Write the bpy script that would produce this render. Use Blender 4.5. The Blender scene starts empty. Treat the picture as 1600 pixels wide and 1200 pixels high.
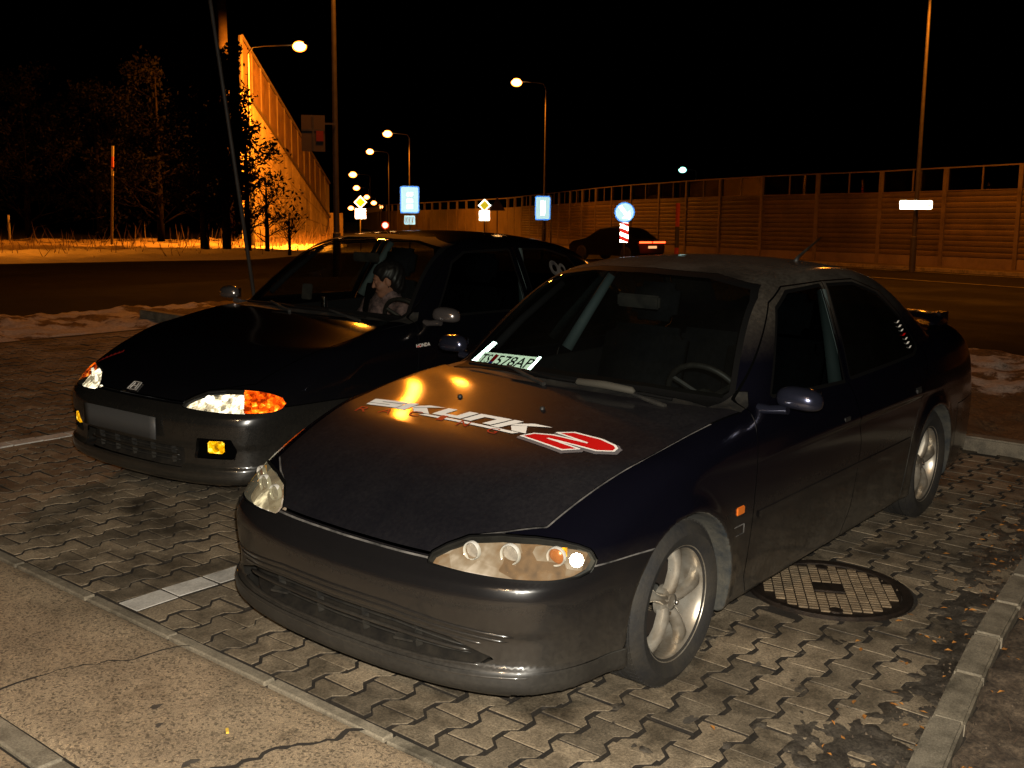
import bpy, bmesh, math, random
import numpy as np
from mathutils import Vector, Matrix, Euler
random.seed(7); RNG=np.random.default_rng(7)
scene=bpy.context.scene
# ------------------------------------------------------------------ camera
cam_d=bpy.data.cameras.new("camera"); cam=bpy.data.objects.new("camera",cam_d); scene.collection.objects.link(cam)
CAM=Vector((3.0761,2.5436,1.5533)); YAW,PITCH,ROLL=map(math.radians,(218.5764,8.6638,0.6113))
cam_d.sensor_width=36; cam_d.lens=36*1656.7/1600; cam_d.clip_start=.05; cam_d.clip_end=4000
_f=Vector((math.cos(YAW)*math.cos(PITCH),math.sin(YAW)*math.cos(PITCH),-math.sin(PITCH)))
_r=Vector((math.sin(YAW),-math.cos(YAW),0)); _u=_r.cross(_f)
_r2=_r*math.cos(ROLL)+_u*math.sin(ROLL); _u2=_u*math.cos(ROLL)-_r*math.sin(ROLL)
cam.matrix_world=Matrix(((_r2.x,_u2.x,-_f.x,CAM.x),(_r2.y,_u2.y,-_f.y,CAM.y),(_r2.z,_u2.z,-_f.z,CAM.z),(0,0,0,1)))
scene.camera=cam
# ------------------------------------------------------------------ night sky, flash, exposure
world=bpy.data.worlds.new("World"); scene.world=world; world.use_nodes=True
wn=world.node_tree.nodes; wl=world.node_tree.links
sky=wn.new("ShaderNodeTexSky"); sky.sky_type='NISHITA'; sky.sun_disc=False
sky.sun_elevation=math.radians(-18); sky.sun_rotation=math.radians(40)
bgn=wn["Background"]; bgn.inputs[1].default_value=0.05; wl.new(sky.outputs[0],bgn.inputs[0])
scene.view_settings.view_transform='Standard'; scene.view_settings.look='None'
scene.view_settings.exposure=0; scene.view_settings.gamma=1; scene.view_settings.use_curve_mapping=False
scene.cycles.use_denoising=True; scene.cycles.max_bounces=6; scene.cycles.transparent_max_bounces=12
scene.cycles.sample_clamp_indirect=3.0; scene.cycles.caustics_reflective=False; scene.cycles.caustics_refractive=False
def lamp(name,loc,energy,col,rad,typ='POINT',aim=None,spot=None):
    d=bpy.data.lights.new(name,typ); d.energy=energy; d.color=col; d.shadow_soft_size=rad
    o=bpy.data.objects.new(name,d); scene.collection.objects.link(o); o.location=loc
    if aim is not None: o.rotation_euler=(Vector(aim)-Vector(loc)).to_track_quat('-Z','Y').to_euler()
    if spot: d.spot_size=math.radians(spot); d.spot_blend=.6
    return o
SOD=(1.0,.27,.014); WARM=(1.0,.66,.36)
# the camera's own flash, just above the lens
lamp("camera_flash",CAM+_u2*.055+_r2*.03,960,(1,.93,.80),.012,'SPOT',CAM+_f*10,100)

# ------------------------------------------------------------------ parking ground frame (slopes 1.5 degrees)
TILT=Matrix(((.99991,0,.01366,0),(-.00036,.99965,.02634,0),(-.01366,-.02634,.99956,0),(0,0,0,1)))
def gz(x,y):
    """height of the ground in world space: sloping car park, fading to level roads"""
    dx=np.maximum(np.maximum(-10.5-x,x-8),0); dy=np.maximum(np.maximum(-11.8-y,y-6),0)
    t=np.clip(np.hypot(dx,dy)/9,0,1); w=1-t*t*(3-2*t)
    return (-.01366*x-.02634*y)*w
# ------------------------------------------------------------------ materials
MATS={}
def new_mat(name):
    m=bpy.data.materials.new(name); m.use_nodes=True; nt=m.node_tree; nt.nodes.clear()
    out=nt.nodes.new("ShaderNodeOutputMaterial"); MATS[name]=m
    return m,nt,out
def N(nt,t,**k):
    n=nt.nodes.new(t)
    for a,b in k.items():
        if a=='i':
            for kk,vv in b.items(): n.inputs[kk].default_value=vv
        else: setattr(n,a,b)
    return n
def noise(nt,scale,detail=4,rough=.6,vec=None,obj=True):
    tc=N(nt,"ShaderNodeTexCoord"); n=N(nt,"ShaderNodeTexNoise",i={'Scale':scale,'Detail':detail,'Roughness':rough})
    nt.links.new(tc.outputs['Object'],n.inputs['Vector']); return n
def ramp(nt,src,stops):
    r=N(nt,"ShaderNodeValToRGB"); cr=r.color_ramp
    while len(cr.elements)>1: cr.elements.remove(cr.elements[-1])
    cr.elements[0].position=stops[0][0]; cr.elements[0].color=(*stops[0][1],1)
    for p,c in stops[1:]:
        e=cr.elements.new(p); e.color=(*c,1)
    nt.links.new(src,r.inputs[0]); return r
def g3(v): return (v,v,v)
def mat(name,col,rough=.5,metal=0,spec=.5,col2=None,nscale=8,bump=0,bscale=60,coat=0,rvar=0,hue_var=0):
    m,nt,out=new_mat(name); b=N(nt,"ShaderNodeBsdfPrincipled"); nt.links.new(b.outputs[0],out.inputs[0])
    b.inputs['Base Color'].default_value=(*col,1); b.inputs['Roughness'].default_value=rough; b.inputs['Metallic'].default_value=metal
    b.inputs['Specular IOR Level'].default_value=spec; b.inputs['Coat Weight'].default_value=coat; b.inputs['Coat Roughness'].default_value=.08
    if col2 is not None:
        n=noise(nt,nscale,6,.65); r=ramp(nt,n.outputs[0],[(.35,col),(.65,col2)]); nt.links.new(r.outputs[0],b.inputs['Base Color'])
        if rvar:
            rr=ramp(nt,n.outputs[0],[(.3,g3(rough-rvar)),(.7,g3(rough+rvar))]); nt.links.new(rr.outputs[0],b.inputs['Roughness'])
    if hue_var:
        oi=N(nt,"ShaderNodeObjectInfo"); mr=N(nt,"ShaderNodeMapRange",i={'From Min':0,'From Max':1,'To Min':1-hue_var,'To Max':1+hue_var})
        nt.links.new(oi.outputs['Random'],mr.inputs[0])
        vm=N(nt,"ShaderNodeVectorMath",operation='SCALE'); src=b.inputs['Base Color'].links[0].from_socket if b.inputs['Base Color'].links else None
        if src: nt.links.new(src,vm.inputs[0])
        else: vm.inputs[0].default_value=col
        nt.links.new(mr.outputs[0],vm.inputs['Scale']); nt.links.new(vm.outputs[0],b.inputs['Base Color'])
    if bump:
        n2=noise(nt,bscale,5,.6); bp=N(nt,"ShaderNodeBump",i={'Strength':bump,'Distance':.01}); nt.links.new(n2.outputs[0],bp.inputs['Height']); nt.links.new(bp.outputs[0],b.inputs['Normal'])
    return m
def lens_emis(name,core,rim,s):  # orange rim painted into the emission as a halo round the lamp
    m,nt,out=new_mat(name); lw=N(nt,"ShaderNodeLayerWeight",i={'Blend':.5}); r=ramp(nt,lw.outputs['Facing'],[(.0,core),(.22,core),(.60,rim),(1,tuple(c*.12 for c in rim))])
    e=N(nt,"ShaderNodeEmission",i={'Strength':s}); nt.links.new(r.outputs[0],e.inputs[0]); nt.links.new(e.outputs[0],out.inputs[0]); m.cycles.emission_sampling='NONE'; return m
def emis(name,col,s):
    m,nt,out=new_mat(name); e=N(nt,"ShaderNodeEmission",i={'Color':(*col,1),'Strength':s}); nt.links.new(e.outputs[0],out.inputs[0])
    m.cycles.emission_sampling='NONE'; return m
def retro(name,col,rough=.22,gain=1.0,diff=None):
    """retroreflective sheeting: sends light back where it came from (normal = direction to the viewer)"""
    m,nt,out=new_mat(name); geo=N(nt,"ShaderNodeNewGeometry")
    gl=N(nt,"ShaderNodeBsdfAnisotropic",i={'Color':(*[c*gain for c in col],1),'Roughness':rough}) if hasattr(bpy.types,'ShaderNodeBsdfAnisotropic') else N(nt,"ShaderNodeBsdfGlossy",i={'Color':(*col,1),'Roughness':rough})
    nt.links.new(geo.outputs['Incoming'],gl.inputs['Normal'])
    d=N(nt,"ShaderNodeBsdfDiffuse",i={'Color':(*(diff or col),1)}); mx=N(nt,"ShaderNodeMixShader",i={0:.35})
    nt.links.new(gl.outputs[0],mx.inputs[1]); nt.links.new(d.outputs[0],mx.inputs[2]); nt.links.new(mx.outputs[0],out.inputs[0]); return m
def retro_facets(name,stops,rough,scale,diff,gain=1.0):
    m,nt,out=new_mat(name); geo=N(nt,"ShaderNodeNewGeometry"); tc=N(nt,"ShaderNodeTexCoord")
    v=N(nt,"ShaderNodeTexVoronoi",i={'Scale':scale}); nt.links.new(tc.outputs['Object'],v.inputs['Vector']); n=noise(nt,scale*.35,4,.7)
    ad=N(nt,"ShaderNodeMix",data_type='RGBA'); ad.inputs[0].default_value=.78; nt.links.new(v.outputs['Color'],ad.inputs[6]); nt.links.new(n.outputs[0],ad.inputs[7])
    bw=N(nt,"ShaderNodeRGBToBW"); nt.links.new(ad.outputs[2],bw.inputs[0]); r=ramp(nt,bw.outputs[0],stops)
    gl=N(nt,"ShaderNodeBsdfAnisotropic",i={'Roughness':rough}); nt.links.new(r.outputs[0],gl.inputs['Color']); nt.links.new(geo.outputs['Incoming'],gl.inputs['Normal'])
    d=N(nt,"ShaderNodeBsdfPrincipled",i={'Base Color':(*diff,1),'Roughness':.15}); mx=N(nt,"ShaderNodeMixShader",i={0:.45})
    nt.links.new(gl.outputs[0],mx.inputs[1]); nt.links.new(d.outputs[0],mx.inputs[2]); nt.links.new(mx.outputs[0],out.inputs[0]); return m
def glass(name,tint,spec=1.0,rough=.02,dirt=0,dirtcol=(.3,.28,.22)):
    m,nt,out=new_mat(name)
    t=N(nt,"ShaderNodeBsdfTransparent",i={'Color':(*tint,1)}); g=N(nt,"ShaderNodeBsdfGlossy",i={'Roughness':rough,'Color':(spec,spec,spec,1)})
    l0=N(nt,"ShaderNodeLayerWeight",i={'Blend':.5}); pw=N(nt,"ShaderNodeMath",operation='POWER',i={1:5.0}); lw=N(nt,"ShaderNodeMath",operation='MULTIPLY_ADD',i={1:.93,2:.045})
    nt.links.new(l0.outputs['Facing'],pw.inputs[0]); nt.links.new(pw.outputs[0],lw.inputs[0]); mx=N(nt,"ShaderNodeMixShader")
    nt.links.new(lw.outputs[0],mx.inputs[0]); nt.links.new(t.outputs[0],mx.inputs[1]); nt.links.new(g.outputs[0],mx.inputs[2]); last=mx
    if dirt:
        d=N(nt,"ShaderNodeBsdfDiffuse",i={'Color':(*dirtcol,1)}); n=noise(nt,3,8,.7); r=ramp(nt,n.outputs[0],[(.3,g3(dirt*.25)),(.75,g3(dirt))])
        m2=N(nt,"ShaderNodeMixShader"); nt.links.new(r.outputs[0],m2.inputs[0]); nt.links.new(mx.outputs[0],m2.inputs[1]); nt.links.new(d.outputs[0],m2.inputs[2]); last=m2
    nt.links.new(last.outputs[0],out.inputs[0]); return m
def paint(name,base,rough,dust_col,dust_lo,dust_hi,top=.9,coat=.0,roof=0,spec=.5,crough=.10):
    """car paint under road dirt: thick low down, thinner and patchy above"""
    m,nt,out=new_mat(name); b=N(nt,"ShaderNodeBsdfPrincipled"); nt.links.new(b.outputs[0],out.inputs[0])
    tc=N(nt,"ShaderNodeTexCoord"); sx=N(nt,"ShaderNodeSeparateXYZ"); nt.links.new(tc.outputs['Object'],sx.inputs[0])
    mr=N(nt,"ShaderNodeMapRange",i={'From Min':.12,'From Max':top,'To Min':dust_lo,'To Max':dust_hi}); nt.links.new(sx.outputs[2],mr.inputs[0])
    if roof:
        mr0=mr; mt=N(nt,"ShaderNodeMapRange",i={'From Min':1.02,'From Max':1.34,'To Min':0,'To Max':roof}); nt.links.new(sx.outputs[2],mt.inputs[0])
        mr=N(nt,"ShaderNodeMath",operation='ADD'); nt.links.new(mr0.outputs[0],mr.inputs[0]); nt.links.new(mt.outputs[0],mr.inputs[1])
    n=noise(nt,2.2,9,.72); n2=noise(nt,70,4,.7)
    r=ramp(nt,n.outputs[0],[(.28,g3(.35)),(.72,g3(1.5))]); r2=ramp(nt,n2.outputs[0],[(.3,g3(.6)),(.7,g3(1.25))])
    a=N(nt,"ShaderNodeMath",operation='MULTIPLY'); nt.links.new(mr.outputs[0],a.inputs[0]); nt.links.new(r.outputs[0],a.inputs[1])
    c=N(nt,"ShaderNodeMath",operation='MULTIPLY',use_clamp=True); nt.links.new(a.outputs[0],c.inputs[0]); nt.links.new(r2.outputs[0],c.inputs[1])
    mc=N(nt,"ShaderNodeMix",data_type='RGBA'); mc.inputs[6].default_value=(*base,1); mc.inputs[7].default_value=(*dust_col,1)
    nt.links.new(c.outputs[0],mc.inputs[0]); nt.links.new(mc.outputs[2],b.inputs['Base Color'])
    rr=N(nt,"ShaderNodeMapRange",i={'From Min':0,'From Max':.5,'To Min':rough,'To Max':.75}); nt.links.new(c.outputs[0],rr.inputs[0]); nt.links.new(rr.outputs[0],b.inputs['Roughness'])
    b.inputs['Coat Weight'].default_value=coat; b.inputs['Coat Roughness'].default_value=crough; b.inputs['Specular IOR Level'].default_value=spec
    return m
# ------------------------------------------------------------------ mesh helpers
def link(name,me,m=None,parent=None,loc=None,rot=None):
    o=bpy.data.objects.new(name,me); scene.collection.objects.link(o)
    if me is not None and m is not None and len(me.materials)==0: me.materials.append(m)
    if parent is not None: o.parent=parent
    if loc is not None: o.location=loc
    if rot is not None: o.rotation_euler=rot
    return o
def tag(o,label=None,cat=None,group=None,kind=None):
    if label: o['label']=label
    if cat: o['category']=cat
    if group: o['group']=group
    if kind: o['kind']=kind
    return o
def empty(name,loc=(0,0,0),rz=0):
    o=bpy.data.objects.new(name,None); scene.collection.objects.link(o); o.location=loc; o.rotation_euler=(0,0,rz); o.empty_display_size=.2; return o
def struct(o): o['kind']='structure'; return o
class MB:
    def __init__(s): s.v=[]; s.f=[]
    def add(s,vs,fs):
        n=len(s.v); s.v+= [tuple(map(float,v)) for v in vs]; s.f+=[tuple(i+n for i in f) for f in fs]; return s
    def box(s,x0,x1,y0,y1,z0,z1,M=None):
        vs=[(x,y,z) for z in (z0,z1) for x,y in ((x0,y0),(x1,y0),(x1,y1),(x0,y1))]
        if M is not None: vs=[M@Vector(v) for v in vs]
        return s.add(vs,[(3,2,1,0),(4,5,6,7),(0,1,5,4),(1,2,6,5),(2,3,7,6),(3,0,4,7)])
    def tube(s,pts,r,n=10,cap=True):
        pts=[Vector(p) for p in pts]; rs=r if isinstance(r,(list,tuple)) else [r]*len(pts); vs=[];fs=[]
        ref=Vector((0,0,1))
        for i,p in enumerate(pts):
            d=(pts[min(i+1,len(pts)-1)]-pts[max(i-1,0)]).normalized()
            a=d.cross(ref if abs(d.dot(ref))<.95 else Vector((1,0,0))).normalized(); b=d.cross(a)
            for k in range(n):
                t=2*math.pi*k/n; vs.append(p+(a*math.cos(t)+b*math.sin(t))*rs[i])
        for i in range(len(pts)-1):
            for k in range(n): fs.append((i*n+k,i*n+(k+1)%n,(i+1)*n+(k+1)%n,(i+1)*n+k))
        if cap: fs.append(tuple(range(n))[::-1]); fs.append(tuple((len(pts)-1)*n+k for k in range(n)))
        return s.add(vs,fs)
    def lathe(s,prof,n=40,axis='y',c=(0,0,0)):
        vs=[];fs=[]
        for (r,h) in prof:
            for k in range(n):
                t=2*math.pi*k/n; a,b=r*math.cos(t),r*math.sin(t)
                v=(a,h,b) if axis=='y' else ((a,b,h) if axis=='z' else (h,a,b)); vs.append((v[0]+c[0],v[1]+c[1],v[2]+c[2]))
        for i in range(len(prof)-1):
            for k in range(n): fs.append((i*n+k,(i+1)*n+k,(i+1)*n+(k+1)%n,i*n+(k+1)%n))
        return s.add(vs,fs)
    def prism(s,poly,z0,z1,M=None):
        n=len(poly); vs=[(x,y,z0) for x,y in poly]+[(x,y,z1) for x,y in poly]
        if M is not None: vs=[M@Vector(v) for v in vs]
        return s.add(vs,[tuple(range(n))[::-1],tuple(range(n,2*n))]+[(i,(i+1)%n,(i+1)%n+n,i+n) for i in range(n)])
    def mesh(s,name='mesh',smooth=False,ang=None):
        me=bpy.data.meshes.new(name); me.from_pydata(s.v,[],s.f); me.update()
        if smooth:
            me.polygons.foreach_set('use_smooth',[True]*len(me.polygons))
            if ang: me.set_sharp_from_angle(angle=math.radians(ang))
        return me
    def build(s,name,m,parent=None,smooth=False,ang=None,loc=None,rot=None,bevel=0):
        me=s.mesh(name,smooth,ang); o=link(name,me,m,parent,loc,rot)
        if bevel:
            b=bmesh.new(); b.from_mesh(me); bmesh.ops.bevel(b,geom=b.edges[:],offset=bevel,segments=2,affect='EDGES',clamp_overlap=True); b.to_mesh(me); b.free()
        return o
def np_mesh(name,V,F,Nn=None,smooth=True):
    me=bpy.data.meshes.new(name); F=np.asarray(F); k=F.shape[1]
    me.vertices.add(len(V)); me.vertices.foreach_set('co',np.asarray(V,np.float32).ravel())
    me.loops.add(F.size); me.loops.foreach_set('vertex_index',F.ravel().astype(np.int32))
    me.polygons.add(len(F)); me.polygons.foreach_set('loop_start',(np.arange(len(F))*k).astype(np.int32)); me.polygons.foreach_set('loop_total',np.full(len(F),k,np.int32))
    me.update(calc_edges=True); me.polygons.foreach_set('use_smooth',[bool(smooth)]*len(F))
    if Nn is not None: me.normals_split_custom_set_from_vertices([tuple(n) for n in Nn])
    return me
def heightfield(x0,x1,y0,y1,step,fn,jit=0):
    nx=int((x1-x0)/step)+1; ny=int((y1-y0)/step)+1
    X,Y=np.meshgrid(np.linspace(x0,x1,nx),np.linspace(y0,y1,ny),indexing='ij'); Z=fn(X,Y)
    V=np.stack([X,Y,Z],-1).reshape(-1,3); i=np.arange(nx*ny).reshape(nx,ny)
    Q=np.stack([i[:-1,:-1],i[1:,:-1],i[1:,1:],i[:-1,1:]],-1).reshape(-1,4); return V,Q
def vnoise(X,Y,s,seed=0):
    """smooth value noise"""
    x=np.asarray(X)*s; y=np.asarray(Y)*s; xi=np.floor(x).astype(int); yi=np.floor(y).astype(int); fx=x-xi; fy=y-yi
    fx=fx*fx*(3-2*fx); fy=fy*fy*(3-2*fy)
    def h(a,b):
        n=np.sin(a*127.1+b*311.7+seed*74.7)*43758.5453; return n-np.floor(n)
    return (h(xi,yi)*(1-fx)+h(xi+1,yi)*fx)*(1-fy)+(h(xi,yi+1)*(1-fx)+h(xi+1,yi+1)*fx)*fy
def fbm(X,Y,s,o=4,seed=0):
    a=0;w=.5
    for k in range(o): a=a+w*vnoise(X,Y,s*2**k,seed+k); w*=.5
    return a
def text_polys(txt,size=1.0,bold=0.0):
    cu=bpy.data.curves.new('txt','FONT'); cu.body=txt; cu.size=size; cu.offset=bold; cu.resolution_u=3
    o=bpy.data.objects.new('txt',cu); scene.collection.objects.link(o); dg=bpy.context.evaluated_depsgraph_get()
    me=o.evaluated_get(dg).to_mesh(); vs=[tuple(v.co[:2]) for v in me.vertices]; fs=[tuple(p.vertices) for p in me.polygons]
    o.evaluated_get(dg).to_mesh_clear(); bpy.data.objects.remove(o); bpy.data.curves.remove(cu)
    return vs,fs
def fix_normals(me):
    b=bmesh.new(); b.from_mesh(me); bmesh.ops.recalc_face_normals(b,faces=b.faces[:]); b.to_mesh(me); b.free()

# ---- implicit surfaces
# ---------- implicit car body ----------
def pchip(xs,ys):
    xs=np.array(xs,float); ys=np.array(ys,float)
    if xs[0]>xs[-1]: xs=xs[::-1]; ys=ys[::-1]
    h=np.diff(xs); d=np.diff(ys)/h; m=np.zeros(len(xs))
    for i in range(1,len(xs)-1):
        if d[i-1]*d[i]>0:
            w1=2*h[i]+h[i-1]; w2=h[i]+2*h[i-1]; m[i]=(w1+w2)/(w1/d[i-1]+w2/d[i])
    m[0]=d[0]; m[-1]=d[-1]
    def f(x):
        x=np.asarray(x,float); i=np.clip(np.searchsorted(xs,x)-1,0,len(h)-1)
        t=(x-xs[i])/h[i]; tc=np.clip(t,0,1); t2=tc*tc; t3=t2*tc
        v=(2*t3-3*t2+1)*ys[i]+(t3-2*t2+tc)*h[i]*m[i]+(-2*t3+3*t2)*ys[i+1]+(t3-t2)*h[i]*m[i+1]
        return v+np.where(t<0,(x-xs[0])*m[0],0)*(i==0)+np.where(t>1,(x-xs[-1])*m[-1],0)*(i==len(h)-1)
    return f
def smax(a,b,k):
    h=np.clip(k-np.abs(a-b),0,None)/k
    return np.maximum(a,b)+h*h*k*.25
def smin(a,b,k): return -smax(-a,-b,k)
class Body:
    def __init__(s,kind):
        s.kind=kind; sed=kind=='sedan'
        s.wb=2.62 if sed else 2.57
        r=-s.wb-1.0 if sed else -s.wb-.72
        s.xr=r
        s.arch_r=.322 if sed else .345
        s.wheel_z=.29 if sed else .19     # hatch body sits .10 higher: wheel is lower in body space
        s.zc=pchip([.90,.80,.74,.62,.44,.0,-.40,-.62,-1.2,-2.2,-2.75,-3.0,-3.4,-3.62],
                   [.50,.585,.616,.688,.762,.835,.893,.908,.93,.955,.965,.985,.985,.94])
        s.crown=pchip([.9,.5,0,-.5,-1.5,-3.6],[.060,.043,.030,.02,.03,.04])
        s.yp=pchip([.6,.45,.2,0,-.5,-2.0,r+1.0,r+.5,r+.15,r],[.79,.808,.835,.845,.847,.847,.845,.828,.79,.76])
        s.ys=pchip([.05,.12,.20,.35,.5,.62,.75,.85,.93],[-.06,-.035,-.018,-.004,0,-.003,-.015,-.043,-.085])
        s.xf=pchip([0,.2,.4,.55,.65,.75,.80,.845,.9],[.845,.838,.812,.77,.72,.63,.54,.3,0])
        s.xz=pchip([.05,.10,.15,.2,.235,.26,.33,.37,.46,.495,.52,.55,.60,.66,.8],[-.09,-.05,-.018,.002,-.002,-.020,-.022,-.012,-.006,-.014,-.036,-.064,-.12,-.22,-.5])
        s.xrz=pchip([.1,.2,.35,.5,.6,.9],[.06,.03,0,0,.03,.10])
        if sed:
            s.Zc=pchip([.1,-.33,-.43,-1.08,-1.27,-1.5,-1.75,-2.1,-2.4,-2.95,-3.2],
                       [.5,.80,.895,1.338,1.366,1.378,1.380,1.366,1.322,1.03,.83])
        else:
            s.Zc=pchip([.1,-.33,-.43,-1.08,-1.27,-1.5,-1.75,-2.1,-2.5,-2.72,-3.10,-3.25],
                       [.5,.80,.895,1.318,1.345,1.356,1.358,1.348,1.30,1.245,.97,.80])
        s.yg=pchip([.80,.85,.90,1.0,1.1,1.2,1.26,1.32,1.38],[.815,.796,.775,.728,.676,.622,.588,.552,.51])
        s.taper=pchip([-.3,-.6,-1.2,-2.0,-2.7,-3.1],[-.05,-.03,-.004,0,-.03,-.07])
    def f(s,P):
        x,y,z=P[...,0],np.abs(P[...,1]),P[...,2]
        top=(z-(s.zc(x)-s.crown(x)*(y/.8)**2.2))*.97
        r1=np.hypot(x,z-s.wheel_z); r2=np.hypot(x+s.wb,z-s.wheel_z)
        bulge=.014*(np.exp(-((r1-s.arch_r)/.05)**2)+np.exp(-((r2-s.arch_r)/.05)**2))*(z<.75)
        crease=.006*np.exp(-((z-.60)/.02)**2)*0
        side=y-(s.yp(x)+s.ys(z)+bulge+crease)
        fr=(x-(s.xf(y)+s.xz(z)))*.85
        rr=((s.xr+.05*(y/.8)**3+s.xrz(z))-x)*.95
        bot=(.158+.012*np.clip((.3-x)/.6,0,1))-z
        L=smax(side,top,.10); L=smax(L,fr,.09); L=smax(L,rr,.10); L=smax(L,bot,.03)
        xs=x+.20*y*y*np.clip((-x-.3)*0+1,0,1)*(x>-1.6)-.12*y*y*(x<=-1.6)
        bl=np.clip((x+1.9)/.6,0,1); xs=x+y*y*(.20*bl-.12*(1-bl))
        e=.004; Z0=s.Zc(xs); g=(s.Zc(xs+e)-s.Zc(xs-e))/(2*e)
        ct=(z-(Z0-.035*(y/.52)**2))/np.sqrt(1+g*g)
        cs=(y-(s.yg(z)+s.taper(x)))*.89
        G=smax(ct,cs,.085); G=smax(G,.7-z,.02)
        F=smin(L,G,.02)
        # wheel wells
        for cx in (0.,-s.wb):
            c=np.hypot(x-cx,z-s.wheel_z)-s.arch_r
            c=smax(c,.56-y,.02)
            F=smax(F,-c,.012)
        return F
    def grad(s,P,e=5e-4):
        G=np.empty_like(P)
        for i in range(3):
            d=np.zeros(3); d[i]=e
            G[...,i]=(s.f(P+d)-s.f(P-d))/(2*e)
        return G
    def project(s,P,n=5):
        for _ in range(n):
            v=s.f(P); g=s.grad(P); P=P-g*(v/np.maximum((g*g).sum(-1),.05))[...,None]
        return P
    def cast(s,o,d,t0,t1,n=900):
        """first hit of rays o+t*d"""
        t=np.linspace(t0,t1,n); P=o+t[:,None]*d; v=s.f(P); i=np.argmax(v<0)
        if not (v<0).any(): return None
        a,b=t[i-1],t[i]
        for _ in range(30):
            m=(a+b)/2
            if s.f(o+m*d)<0:b=m
            else:a=m
        return o+b*d
def surface_nets(fn,lo,hi,h):
    lo=np.array(lo,float); n=np.ceil((np.array(hi)-lo)/h).astype(int)+1
    ax=[lo[i]+h*np.arange(n[i]) for i in range(3)]
    vals=np.empty(n)
    Y,Z=np.meshgrid(ax[1],ax[2],indexing='ij')
    for i0 in range(0,n[0],32):
        xs=ax[0][i0:i0+32]; P=np.empty((len(xs),n[1],n[2],3))
        P[...,0]=xs[:,None,None]; P[...,1]=Y; P[...,2]=Z
        vals[i0:i0+32]=fn(P)
    ins=vals<0
    m=n-1
    cnt=np.zeros(m,int); acc=np.zeros(tuple(m)+(3,))
    for axis in range(3):
        sl0=[slice(None)]*3; sl1=[slice(None)]*3; sl0[axis]=slice(0,-1); sl1[axis]=slice(1,None)
        a=vals[tuple(sl0)]; b=vals[tuple(sl1)]; cr=(a<0)!=(b<0)
        t=np.where(cr,a/np.where(cr,a-b,1),0)
        o=[k for k in range(3) if k!=axis]
        for p in (0,1):
            for q in (0,1):
                s=[slice(None)]*3
                s[o[0]]=slice(p,p+m[o[0]]); s[o[1]]=slice(q,q+m[o[1]])
                c=cr[tuple(s)]; tt=t[tuple(s)]
                cnt+=c
                acc[...,axis]+=np.where(c,tt,0); acc[...,o[0]]+=c*p; acc[...,o[1]]+=c*q
    act=cnt>0; idx=-np.ones(m,int); idx[act]=np.arange(act.sum())
    I=np.argwhere(act); V=lo+h*(I+acc[act]/cnt[act][:,None])
    quads=[]
    for axis in range(3):
        o=[k for k in range(3) if k!=axis]
        sl0=[slice(None)]*3; sl1=[slice(None)]*3; sl0[axis]=slice(0,-1); sl1[axis]=slice(1,None)
        a=ins[tuple(sl0)]; b=ins[tuple(sl1)]; cr=a!=b
        E=np.argwhere(cr); E=E[(E[:,o[0]]>0)&(E[:,o[1]]>0)&(E[:,o[0]]<m[o[0]])&(E[:,o[1]]<m[o[1]])]
        flip=a[tuple(E.T)]
        def c(p,q):
            e=E.copy(); e[:,o[0]]-=p; e[:,o[1]]-=q; return idx[tuple(e.T)]
        q=np.stack([c(1,1),c(0,1),c(0,0),c(1,0)],1)
        fl=flip if axis!=1 else ~flip
        q[~fl]=q[~fl][:,::-1]; quads.append(q)
    Q=np.concatenate(quads)
    return V,Q

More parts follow.
